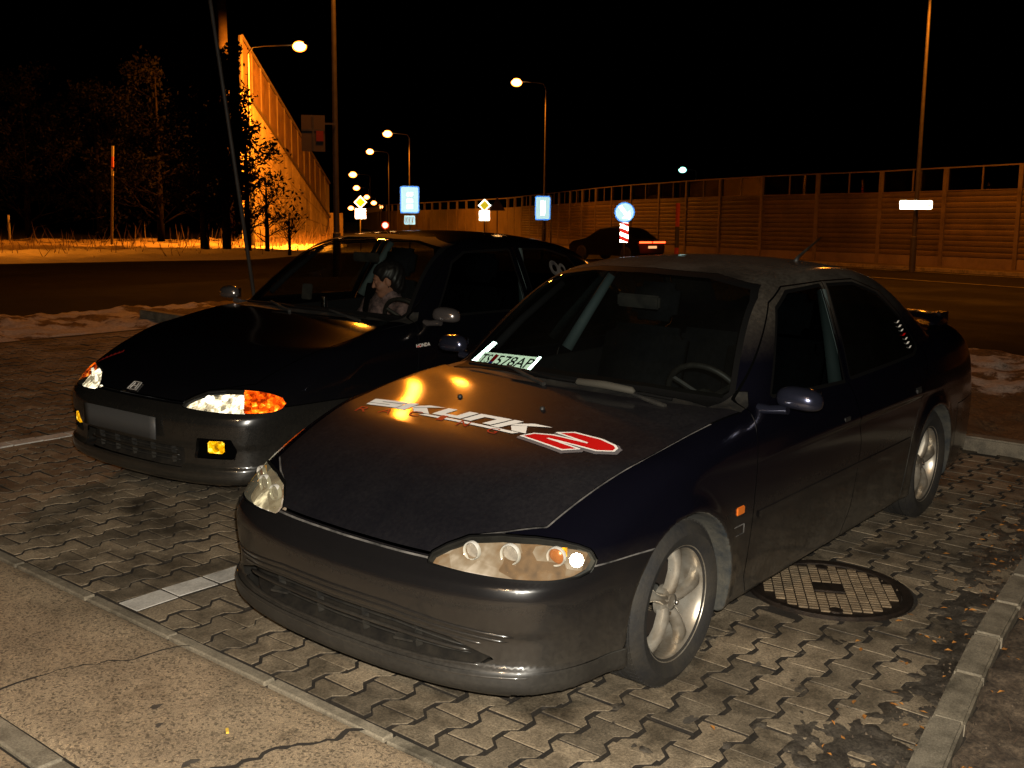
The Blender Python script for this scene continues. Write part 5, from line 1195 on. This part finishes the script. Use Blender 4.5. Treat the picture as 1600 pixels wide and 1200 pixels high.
# ------------------------------------------------------------------ street lamps
mat('galvanised',(.07,.06,.05),.6,.2,col2=(.045,.038,.03),nscale=5); mat('lamp_housing',(.03,.03,.03),.6); lens_emis('sodium_lens',(1.0,.62,.22),(1.0,.20,.008),9); lens_emis('sodium_far',(1.0,.58,.18),(1.0,.20,.008),7); lens_emis('white_lens',(.75,1.0,.9),(.1,.6,.5),5)
mat('pole_concrete',(.012,.008,.005),1,col2=(.022,.015,.009),nscale=2,spec=.1)
def street_lamp(x,y,h,arm,label,r0=.085,lens='sodium_lens',power=0,head=.30,base_z=0,group='street lamps along the road',twin=None,wide=False):
    """arm = (dx,dy) from the pole top to the lantern"""
    t=empty('street_lamp',(x,y,base_z)); tag(t,label,'street lamp',group)
    h-=base_z
    MB().tube([(0,0,-.1),(0,0,1.2),(0,0,1.22),(0,0,h-.35)],[r0*1.35,r0*1.3,r0,r0*.55],12).build('pole',MATS['galvanised'],t,True,40)
    ax,ay_=arm; MB().tube([(0,0,h-.35),(ax*.1,ay_*.1,h-.02),(ax*.35,ay_*.35,h+.05),(ax*.85,ay_*.85,h+.10)],r0*.42,8).build('arm',MATS['galvanised'],t,True)
    if twin: MB().tube([(0,0,h-.3),(twin[0]*.5,twin[1]*.5,h+.0),(twin[0],twin[1],h+.06)],r0*.4,8).build('arm',MATS['galvanised'],t,True)
    for lx,ly in ([(ax,ay_)]+([twin] if twin else [])):
        hd=link('lantern',None,None,t,(lx,ly,h+.06),(0,0,math.atan2(ay_,ax)))
        s=head/.30
        hb_=MB(); hb_.lathe([(0,-.34*s),(.10*s,-.28*s),(.15*s,-.05*s),(.14*s,.18*s),(.06*s,.32*s),(0,.34*s)],14,'x',(.05*s,0,.05*s)); me=hb_.mesh('housing',True)
        for v in me.vertices: v.co.z=.03*s+max(v.co.z-.03*s,0)*.7
        link('housing',me,MATS['lamp_housing'],hd)
        b=bmesh.new(); bmesh.ops.create_uvsphere(b,u_segments=16,v_segments=10,radius=1); bmesh.ops.scale(b,vec=(.27*s,.24*s,.20*s),verts=b.verts); me=bpy.data.meshes.new('lens'); b.to_mesh(me); b.free(); link('lens',me,MATS[lens],hd,(.05*s,0,-.02*s))
        if power:
            d=bpy.data.lights.new('sodium_bulb','SPOT'); d.energy=power; d.spot_size=math.radians(138 if wide else 158); d.spot_blend=.5; d.color=WARM if x>0 else SOD; d.shadow_soft_size=.16*s; o=bpy.data.objects.new('sodium_bulb',d); scene.collection.objects.link(o); o.parent=hd; o.location=(.05*s,0,-.40*s)
            if wide: o.parent=t; o.location=(ax,ay_,h-.25); o.rotation_euler=Vector(wide).to_track_quat('-Z','Y').to_euler()
    
    return t
P_L=3800
street_lamp(-31.1,-41.65,10,(-1.56,1.95),'street lamp behind the steep lit retaining wall, lantern nearest the top left',power=110000,head=.40,wide=(-.15,-1.0,-.95))
street_lamp(-8.5,-40.5,10,(1.0,1.2),'street lamp beyond the left road standing outside the picture',power=40000,head=.46,wide=(-.35,-.75,-1.0))
street_lamp(-49.9,-37.3,9.9,(1.1,-1.35),'street lamp standing by itself above the tall rectangular sign in the middle',power=P_L,head=.38)
street_lamp(-73.3,-71.5,9.9,(1.6,-1.3),'street lamp whose pole rises behind the large lit sign left of centre',power=12000,head=.52)
street_lamp(-91.2,-92.4,9.9,(1.7,-1.4),'second receding street lamp left of the large lit sign',power=P_L,head=.52)
street_lamp(-135.6,-142.0,9.9,(2.3,-1.9),'third receding street lamp, just above the left yellow diamond sign',power=0,head=.85,lens='sodium_far')
street_lamp(-190.5,-199.8,9.9,(2.2,-1.9),'fourth receding street lamp, close over the left yellow diamond',head=1.0,lens='sodium_far')
for i,(x,y,hh_) in enumerate(((-266.5,-279.9,1.25),(-353.1,-365.9,1.6),(-449.1,-459.8,1.9))): street_lamp(x-2.2,y+1.9,10,(2.2,-1.9),('small distant street lamp, first one right of the left diamond sign','small distant street lamp, second one right of the left diamond sign','small distant street lamp, third and farthest one right of the left diamond sign')[i],head=hh_,lens='sodium_far',group='small distant street lamps in the receding row')
street_lamp(-495.5,-531,10,(2.2,-1.9),'tiny distant street lamp left of the left diamond sign',head=2.3,lens='sodium_far')
street_lamp(-560,-578,9.6,(2.2,-1.9),'tiny distant street lamp low beside the left diamond sign',head=2.3,lens='sodium_far')
street_lamp(-700,-620,7.0,(2.2,-1.9),'tiny distant street lamp low between the large sign and the right diamond',head=4.0,lens='sodium_far')
street_lamp(-148.1,-81.3,10,(1.5,-1.5),'small pale green-white lamp high behind the noise barrier',head=.7,lens='white_lens')
# two near posts whose lanterns are above the frame
street_lamp(-17.43,-20.20,11.4,(-.6,2.0),'tall street lamp post left of centre carrying a sign board seen from behind',r0=.088,power=2100,head=.4,twin=(.9,.9))
street_lamp(-34.9,-9.85,10.2,(1.6,1.2),'tall street lamp post at the right in front of the noise barrier',r0=.085,power=3300,head=.4)
# car park lamp behind the photographer's right shoulder (out of frame)
street_lamp(13.5,6.0,9.0,(-1.6,-.6),'street lamp of the car park standing outside the picture',power=1500,head=.4)
# thick mast and guy
t=empty('utility_mast',(-32.6,-45.6,0)); tag(t,'thick concrete utility mast rising from the snow at the left','mast')
MB().tube([(0,0,-.3),(.0,-.15,18)],[.34,.22],14).build('mast_shaft',MATS['pole_concrete'],t,True)
t=empty('leaning_pole',(-3.86,-6.30,.23)); tag(t,'thin leaning grey metal pole standing behind the hatchback windscreen pillar','pole')
MB().tube([(0,0,-.1),(-.055,-.86,3.9),(-.06,-.95,4.4)],.020,8).build('pole_tube',MATS['galvanised'],t,True)
mat('bark_post',(.03,.022,.015),.9,spec=.1); mat('marker_white',(.14,.12,.10),.8); mat('marker_red',(.22,.02,.01),.7); mat('marker_black',(.015,.012,.01),.6)
def marker(x,y,h,r,bands,label,tilt=(0,0),cat='marker post'):
    t=empty('marker_post',(x,y,0)); t.rotation_euler=(*tilt,0); tag(t,label,cat)
    for z0,z1,m in bands: MB().tube([(0,0,z0*h),(0,0,z1*h)],r,8).build('post_section',MATS[m],t,True,40)
marker(-24.5,-43.7,4.9,.06,((-.02,.72,'bark_post'),(.72,.78,'marker_white'),(.78,.90,'marker_red'),(.90,1,'marker_white')),'thin tall post with red and white top against the dark trees at the left',(.0,-.06))
marker(-21.5,-47.4,1.65,.05,((-.02,.8,'galvanised'),(.8,1,'marker_white')),'short thin post at the far left edge of the snow bank')
marker(-33.0,-18.2,2.35,.085,((-.02,.28,'marker_red'),(.28,.62,'marker_black'),(.62,1,'marker_red')),'red and black banded marker post in front of the noise barrier')
# ------------------------------------------------------------------ road signs
retro('sign_blue',(.05,.22,.75),.19,1.0,(.03,.12,.45)); retro('sign_white',(.95,1.0,1.0),.15,1.0,(.75,.78,.8)); retro('sign_yellow',(1.0,.80,.03),.21,1.0,(.7,.5,.02)); retro('sign_pale',(.50,.85,1.0),.21,1.0,(.4,.6,.7)); retro('sign_red',(.8,.03,.02),.22,1.0,(.45,.02,.02))  # blue shows as a thin border, a painted halo round bright faces
mat('sign_back',(.07,.05,.035),.7); mat('sign_red_matt',(.20,.012,.006),.7); mat('sign_mark',(.30,.36,.42),.6)
CAMP=Vector((3.08,2.54,1.55))
def sign_frame(x,y,z,turn=0):
    d=Vector((CAMP.x-x,CAMP.y-y,0)).normalized(); a=math.atan2(d.y,d.x)+turn; return a
def rounded(w,h,r,n=5):
    P=[]
    for cx,cy,a0 in ((w/2-r,h/2-r,0),(-w/2+r,h/2-r,90),(-w/2+r,-h/2+r,180),(w/2-r,-h/2+r,270)):
        for i in range(n+1): a=math.radians(a0+90*i/n); P.append((cx+r*math.cos(a),cy+r*math.sin(a)))
    return P
RX=Matrix(((0,0,1,0),(1,0,0,0),(0,1,0,0),(0,0,0,1)))   # (u,v,n) -> (y,z,x)
def plate_(name,poly,m,par,z,x0=0.03,th=.004): 
    me=MB().prism(poly,x0,x0+th,RX@Matrix.Identity(4)).mesh(name); fix_normals(me); return link(name,me,m,par,(0,0,z))
def sign_post(x,y,label,items,h,turn=0,posts=((0,0),),cat='road sign',group=None,r=.032,base_z=0):
    t=empty('road_sign',(x,y,base_z),sign_frame(x,y,0,turn)); tag(t,label,cat,group)
    for px,_ in posts: MB().tube([(0,px,-.1),(0,px,h)],r,8).build('post',MATS['galvanised'],t,True)
    for (nm,poly,m,z,lay) in items:
        o=plate_(nm,poly,MATS[m],t,z,.036+.006*lay)
        if lay==0: plate_('back_plate',[(p[0]*1.02,p[1]*1.02) for p in poly],MATS['sign_back'],t,z,.030)
    return t
S1=(-26.93,-26.55); 
it=[('panel',rounded(.74,1.04,.08),'sign_blue',2.38,0),('panel_face',rounded(.66,.96,.07),'sign_pale',2.38,1),('lower_panel',rounded(.42,.34,.02),'sign_pale',1.60,0)]
it+=[('panel_mark',[(-.10+dx,-.16+dz),(.12+dx,-.16+dz),(.12+dx,-.02+dz),(-.10+dx,-.02+dz)],'sign_white',2.38,2) for dx,dz in ((0,.30),(0,.05),(0,-.18))]
it+=[('lower_mark',[(-.15+k*.115,-.12),(-.11+k*.115,-.12),(-.11+k*.115,.12),(-.15+k*.115,.12)],'sign_mark',1.60,1) for k in range(3)]
sign_post(*S1,'large bright rectangular sign with small panel under it, in front of the row of lamps',it,2.9)
dia=lambda s:[(0,s),(-s,0),(0,-s),(s,0)]
for (x,y,z1,z2,lb) in ((-36.97,-39.96,2.54,1.93,'yellow diamond priority sign over a white square, left one near the small lamps'),(-41.12,-34.73,2.44,1.90,'yellow diamond priority sign over a white square, right one near the barrier end')):
    sign_post(x,y,lb,[('diamond',dia(.36),'sign_white',z1,0),('diamond_centre',dia(.25),'sign_yellow',z1,1),('square_plate',rounded(.60,.56,.04),'sign_white',z2,0)],2.8)
sign_post(-33.35,-24.94,'bright white rectangular sign on two posts in front of the brown barrier',[('panel',rounded(.66,1.02,.08),'sign_blue',2.17,0),('panel_face',rounded(.58,.92,.06),'sign_pale',2.17,1),('panel_mark',[(-.10,-.3),(.10,-.3),(.10,.3),(-.10,.3)],'sign_white',2.17,2)],2.7,posts=((-.0,0),(.36,0)))
circ=lambda r,n=32:[(r*math.cos(2*math.pi*i/n),r*math.sin(2*math.pi*i/n)) for i in range(n)]
K_=.85
t=sign_post(-31.9,-19.9,'round pale blue sign over a red and white striped board, right of centre',[('disc',circ(.39),'sign_blue',1.98,0),('disc_face',circ(.345),'sign_pale',1.98,1),('arrow',[(-.24,.20),(-.14,.28),(.10,-.02),(.20,.06),(.24,-.26),(-.06,-.22),(.02,-.12)],'sign_white',1.98,2)],2.1,r=.04)
w,h=.17,.38
plate_('striped_board',[(-w,-h),(w,-h),(w,h),(-w,h)],MATS['sign_white'],t,1.21,.036)
for k in range(3):
    z0=-h+k*.30; q=[(-w,z0+.13),(w,z0),(w,z0+.14),(-w,z0+.27)]; q=[(a,min(max(b_,-h),h)) for a,b_ in q]
    plate_('red_stripe',q,MATS['sign_red'],t,1.21,.043)
sign_post(-54.11,-55.46,'small round white sign with red rim low over the hatchback roof',[('disc',circ(.29),'sign_red',1.24,0),('disc_face',circ(.22),'sign_white',1.24,1)],1.4)
# street name plate on the right-hand lamp post
t=empty('street_name_plate',(-34.9,-9.85,0),sign_frame(-34.9,-9.85,0,-.10)); tag(t,'long white street name plate with small arrow on the right-hand lamp post','street sign')
plate_('plate',rounded(1.08,.31,.06),MATS['sign_white'],t,2.30,.13); plate_('bracket',[(-.05,-.05),(.05,-.05),(.05,.05),(-.05,.05)],MATS['sign_back'],t,2.30,.10,.03)
plate_('arrow',[(.50,-.0),(.42,.05),(.42,.02),(.36,.02),(.36,-.02),(.42,-.02),(.42,-.05)],MATS['sign_mark'],t,2.29,.136)
for k,(a,wd) in enumerate(((-.44,.05),(-.37,.04),(-.31,.05),(-.24,.03),(-.19,.05))): plate_('faint_lettering',[(a,-.03),(a+wd,-.03),(a+wd,.025+.01*(k%2)),(a,.03)],MATS['sign_mark'],t,2.29,.136)
# sign board seen from behind, on the left-hand lamp post
t=empty('sign_board',(-17.43,-20.20,0),sign_frame(-17.43,-20.20,0)); tag(t,'back of a brown rectangular sign board with red square, on the left lamp post','sign board')
def back(name,w,h,cy,cz,m,x=.10): plate_(name,[(cy-w/2,-h/2),(cy+w/2,-h/2),(cy+w/2,h/2),(cy-w/2,h/2)],MATS[m],t,cz,x,.01)
# local +y is to the viewer's right
back('board',.64,.98,-.60*1,3.93,'sign_back'); back('cross_rail',.64,.05,-.60,4.02,'galvanised',.111); back('cross_rail',.05,.96,-.60,3.93,'galvanised',.112); back('red_square',.20,.28,-.42,3.86,'sign_red_matt',.118); back('bracket',.36,.05,-.16,4.2,'galvanised',.09)
sign_post(-43.9,-36.13,'dark triangular sign seen from behind above the right diamond sign',[('triangle',[(0,.42),(-.45,-.32),(.45,-.32)],'sign_back',2.53,0)],2.7)
# ------------------------------------------------------------------ passing car by the barrier (at rest), seen from behind
tc=empty('passing_car',(-35.1,-20.55,0),math.radians(-100)); tag(tc,'dark car with glowing red tail lights driving away beside the noise barrier','car')
bd=MB(); prof=[(0,.35),(.02,.62),(.10,.86),(.35,.93),(.55,1.02),(1.0,1.36),(1.9,1.42),(2.5,1.36),(3.15,.98),(3.9,.84),(4.15,.62),(4.18,.30),(3.8,.22),(.3,.22)]
half=[.74,.80,.82,.82,.78,.60,.58,.58,.74,.78,.76,.74,.78,.78]
nP=len(prof); vs=[]
for s in (-1,-.6,0,.6,1):
    for (x,z),w in zip(prof,half): vs.append((x,s*w*(1 if abs(s)<1 else 1),z+(.03*(1-abs(s)) if z>.8 else 0)-(.05 if abs(s)==1 and z>.8 else 0)))
fs=[]
for a in range(4):
    for i in range(nP): fs.append((a*nP+i,a*nP+(i+1)%nP,(a+1)*nP+(i+1)%nP,(a+1)*nP+i))
fs+=[tuple(range(nP))[::-1],tuple(4*nP+i for i in range(nP))]
me=bd.add(vs,fs).mesh('body',True,35); fix_normals(me); mat('far_car_paint',(.002,.002,.002),.6,spec=.1); link('body',me,MATS['far_car_paint'],tc)
emis('tail_glow',(1.0,.045,.01),9); emis('plate_glow',(1.0,.45,.18),1.2)
for s in (-1,1): MB().box(-.02,.02,-.38,.38,-.035,.035).build('tail_light',MATS['tail_glow'],tc,loc=(-.0,s*.42,.80),bevel=.012)
MB().box(-.01,.0,-.26,.26,-.05,.05).build('number_plate',MATS['plate_glow'],tc,loc=(-.002,0,.60))
MB().add([(.36,-.62,.95),(.36,.62,.95),(.86,.52,1.28),(.86,-.52,1.28)],[(0,1,2,3)]).build('rear_window',MATS['dark_glass'],tc,loc=(-.012,0,.012))
for cx in (.75,3.35):
    for s in (-1,1): MB().lathe([(.0,.1),(.2,.1),(.3,.08),(.31,-.08)],20,'y').build('wheel',MATS['tyre'],tc,True,None,(cx,s*.72,.31),(0,0,0 if s>0 else math.pi))
d=bpy.data.lights.new('tail_bulb','POINT'); d.energy=14; d.color=(1,.05,.01); d.shadow_soft_size=.2; o=bpy.data.objects.new('tail_bulb',d); scene.collection.objects.link(o); o.parent=tc; o.location=(-.35,0,.7)
# ------------------------------------------------------------------ raised road wall on the left, lit by the lamp
ground_mat('retaining_concrete',(.36,.26,.15),(.60,.46,.28),.55,20,(.75,1.25),.6,.45,.85,.5,stain_hi=.5)
ground_mat('ramp_panel',(.13,.075,.035),(.20,.115,.06),.8,30,(.8,1.2),.8,.6,.8,.3)
A0=np.array([-35.8,-48.2]); A1=np.array([-59.0,-67.1]); L=np.hypot(*(A1-A0)); dv=(A1-A0)/L
def zt(t): return 11.7+(4.6-11.7)*t     # top of panels
def zbm(t): return 8.9+(1.8-8.9)*t        # foot of panels
def zg(t): return -.2+(.4+.2)*t
rw_=empty('retaining_wall',(*A0,0)); tag(rw_,'tall pale concrete retaining wall lit orange, descending behind the bare bushes','retaining wall')
nb_=empty('ramp_barrier',(*A0,0)); tag(nb_,'darker panel barrier with handrail along the top of the lit retaining wall','noise barrier')
nn=np.array([dv[1],-dv[0]]); nn=nn if (np.array(C2)-A0)@nn>0 else -nn
def wq(t0,t1,f0,f1,off,th,g=.02):
    a=dv*L*t0; b=dv*L*t1; vs=[]
    for o_ in (off,off-th):
        for (p,t,ff,s) in ((a,t0,f0,g),(b,t1,f0,g),(b,t1,f1,-g),(a,t0,f1,-g)):
            q=p+nn*o_; vs.append((q[0],q[1],ff(t)+s))
    return vs,[(0,1,2,3),(7,6,5,4),(0,4,5,1),(1,5,6,2),(2,6,7,3),(3,7,4,0)]
NS=13
for i in range(NS):
    t0=i/NS;t1=(i+1)/NS; e=.0006
    for lo_,hi_ in ((zg,lambda t:zg(t)+(zbm(t)-zg(t))*.36),(lambda t:zg(t)+(zbm(t)-zg(t))*.36,lambda t:zg(t)+(zbm(t)-zg(t))*.70),(lambda t:zg(t)+(zbm(t)-zg(t))*.70,zbm)):
        v,f=wq(t0+e,t1-e,lo_,hi_,0+random.uniform(0,.006),.3); o=MB().add(v,f).build('concrete_panel',MATS['retaining_concrete'],rw_); fix_normals(o.data)
    v,f=wq(t0+e,t1-e,zbm,zt,-.05,.12,.03); o=MB().add(v,f).build('barrier_panel',MATS['ramp_panel'],nb_); fix_normals(o.data)
    p=dv*L*t0-nn*.10; MB().box(p[0]-.08,p[0]+.08,p[1]-.08,p[1]+.08,zbm(t0)-.2,zt(t0)+.12).build('post',MATS['barrier_steel'],nb_)
p0=nn*.0;p1=dv*L+nn*.0; MB().tube([(p0[0],p0[1],zt(0)+.10),(p1[0],p1[1],zt(1)+.10)],.09,6).build('handrail',MATS['barrier_steel'],nb_)
v,f=wq(0,1,lambda t:zbm(t)-.12,lambda t:zbm(t)+.05,.12,.2,0); o=MB().add(v,f).build('coping',MATS['barrier_steel'],nb_); fix_normals(o.data)
p=dv*L*1.0; MB().box(p[0]-1.2,p[0]+.3,p[1]-1.2,p[1]+.3,0,2.2).build('end_pier',MATS['retaining_concrete'],rw_)
# ------------------------------------------------------------------ snow bank beyond the left road
NR=np.array([(25,-29),(-10,-32.7),(-14.2,-33.3),(-18.7,-32.9),(-23.7,-31.9),(-29.1,-35.1),(-36,-41.1),(-42,-46.5)]); FR=NR+np.array([(5,-22),(-4,-20),(-4,-19),(-6,-18),(-9,-17),(-8,-15),(-7,-11),(-4,-6)])
sp_=np.concatenate([[0],np.cumsum(np.hypot(*np.diff(NR,axis=0).T))]); ns=520; ntt=110; ss=np.linspace(0,sp_[-1],ns); N1=np.stack([np.interp(ss,sp_,NR[:,0]),np.interp(ss,sp_,NR[:,1])],-1); F1=np.stack([np.interp(ss,sp_,FR[:,0]),np.interp(ss,sp_,FR[:,1])],-1)
tt=np.linspace(0,1,ntt)[None,:,None]**1.5; G=N1[:,None]*(1-tt)+F1[:,None]*tt; X,Y=G[...,0],G[...,1]; T1=tt[...,0]
Zb=-.06+np.clip(T1/.03,0,1)*(.16+.30*(fbm(X,Y,.9,4,2)-.45)+.16*(fbm(X,Y,3,3,5)-.5))+.35*T1
I=np.arange(ns*ntt).reshape(ns,ntt); Q=np.stack([I[:-1,:-1],I[1:,:-1],I[1:,1:],I[:-1,1:]],-1).reshape(-1,4); V=np.stack([X,Y,Zb],-1).reshape(-1,3)
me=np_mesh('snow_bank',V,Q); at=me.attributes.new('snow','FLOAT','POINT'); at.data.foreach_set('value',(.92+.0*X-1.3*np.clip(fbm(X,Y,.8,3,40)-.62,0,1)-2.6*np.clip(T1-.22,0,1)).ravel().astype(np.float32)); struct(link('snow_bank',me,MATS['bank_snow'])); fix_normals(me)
# ------------------------------------------------------------------ bushes and trees left
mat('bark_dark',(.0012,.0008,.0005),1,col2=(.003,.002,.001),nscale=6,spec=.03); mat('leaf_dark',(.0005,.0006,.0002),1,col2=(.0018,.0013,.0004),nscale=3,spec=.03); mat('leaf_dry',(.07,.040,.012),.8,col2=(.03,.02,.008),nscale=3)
def branchy(name,label,cat,x,y,z0,h,spread,nb,twigs,leaves,leafm,seed,lean=(0,0),group=None,lsize=.07):
    rnd=random.Random(seed); t=empty(name,(x,y,z0)); tag(t,label,cat,group)
    tr=MB(); br=MB(); ends=[]
    tr.tube([(0,0,-.2),(lean[0]*.3,lean[1]*.3,h*.35),(lean[0]*.7,lean[1]*.7,h*.7),(lean[0],lean[1],h*.97)],[.055*h**.6,.042*h**.6,.025*h**.6,.01],8)
    def grow(p,d,l,r,lev):
        q=p; pts=[p]; 
        for i in range(4):
            d=(d+Vector((rnd.gauss(0,.16),rnd.gauss(0,.16),rnd.gauss(.05,.12)))).normalized(); q=q+d*l/4; pts.append(q)
        br.tube(pts,[r,r*.8,r*.6,r*.45,r*.3],4 if lev else 5,False)
        if lev<3:
            for i in range(twigs if lev else twigs+2):
                k=rnd.randint(1,4); nd=(d+Vector((rnd.gauss(0,.7),rnd.gauss(0,.7),rnd.gauss(.1,.5)))).normalized(); grow(pts[k],nd,l*rnd.uniform(.45,.65),r*.45,lev+1)
        else: ends.extend(pts[2:])
    for i in range(nb):
        f=rnd.uniform(.08,.95); a=rnd.random()*6.28; zz=h*f; sx=spread*(1.15-.9*f)*rnd.uniform(.7,1.1)
        grow(Vector((lean[0]*f,lean[1]*f,zz)),Vector((math.cos(a),math.sin(a),rnd.uniform(.15,.9))).normalized(),sx,.018*h**.5*(1.1-f),0 if nb<40 else 1)
    tr.build('trunk',MATS['bark_dark'],t,True); br.build('branches',MATS['bark_dark'],t)
    lf=MB()
    for _ in range(leaves):
        p=rnd.choice(ends)+Vector((rnd.gauss(0,.16),rnd.gauss(0,.16),rnd.gauss(0,.16))); a=Vector((rnd.gauss(0,1),rnd.gauss(0,1),rnd.gauss(0,1))).normalized(); b_=a.cross(Vector((rnd.gauss(0,1),rnd.gauss(0,1),1))).normalized(); s=lsize*rnd.uniform(.5,1.3)
        lf.add([p-a*s,p+b_*s*.5,p+a*s,p-b_*s*.5],[(0,1,2,3)])
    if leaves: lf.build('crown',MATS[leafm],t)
    return t
def at_(u,D): k=(u-800)/1656.7*D; return (3.08-.7817*D-.6235*k,2.54-.6235*D+.7818*k)
T_=[(-25.8, -36.6, 8.6, 2.0, 46, 3, 8000, 'tall dark bush beside the thick mast, left of the lit wall'), (-26.4, -35.9, 5.6, 1.8, 30, 3, 700, 'bare twiggy bush crossing the near end of the lit retaining wall'), (-26.9, -35.2, 3.2, 1.6, 26, 3, 250, 'low bare bush in front of the lit retaining wall'), (-26.9, -33.7, 1.7, 1.2, 20, 3, 60, 'lowest bare bush near the foot of the lit retaining wall'), (-25.8, -38.2, 9.3, 2.6, 40, 3, 8000, 'dark leafy tree directly left of the thick mast'), (-29.2, -46.8, 9.0, 3.6, 30, 2, 7000, 'tall dark tree left of the mast with a few lit leaves'), (-28.3, -51.1, 8.0, 3.6, 30, 2, 6000, 'dark tree behind the thin red-topped post'), (-25.9, -54.2, 8.5, 3.8, 28, 2, 5000, 'dark tree at the far left of the snow bank')]
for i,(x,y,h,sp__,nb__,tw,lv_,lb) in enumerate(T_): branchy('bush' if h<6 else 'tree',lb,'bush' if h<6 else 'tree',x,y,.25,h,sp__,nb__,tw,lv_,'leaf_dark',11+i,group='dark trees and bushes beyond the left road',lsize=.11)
und=MB(); rnd=random.Random(3)
for i in range(1800):
    s=rnd.uniform(0,sp_[-1]); k=rnd.uniform(.06,.7); a=np.array([np.interp(s,sp_,NR[:,0]),np.interp(s,sp_,NR[:,1])]); b_=np.array([np.interp(s,sp_,FR[:,0]),np.interp(s,sp_,FR[:,1])]); p=a*(1-k)+b_*k; h=rnd.uniform(.1,.6)*(.4+k)*2
    if rnd.random()>.25+k: continue
    dx,dy=rnd.gauss(0,.3),rnd.gauss(0,.3); w=.012; z=.1+.5*k**1.5
    und.add([(p[0]-w,p[1]+w,z),(p[0]+w,p[1]-w,z),(p[0]+dx*h,p[1]+dy*h,z+h)],[(0,1,2)])
o=und.build('undergrowth',MATS['twig_brown']); tag(o,'dry stalks and undergrowth standing in the snow bank on the left','undergrowth',kind='stuff')
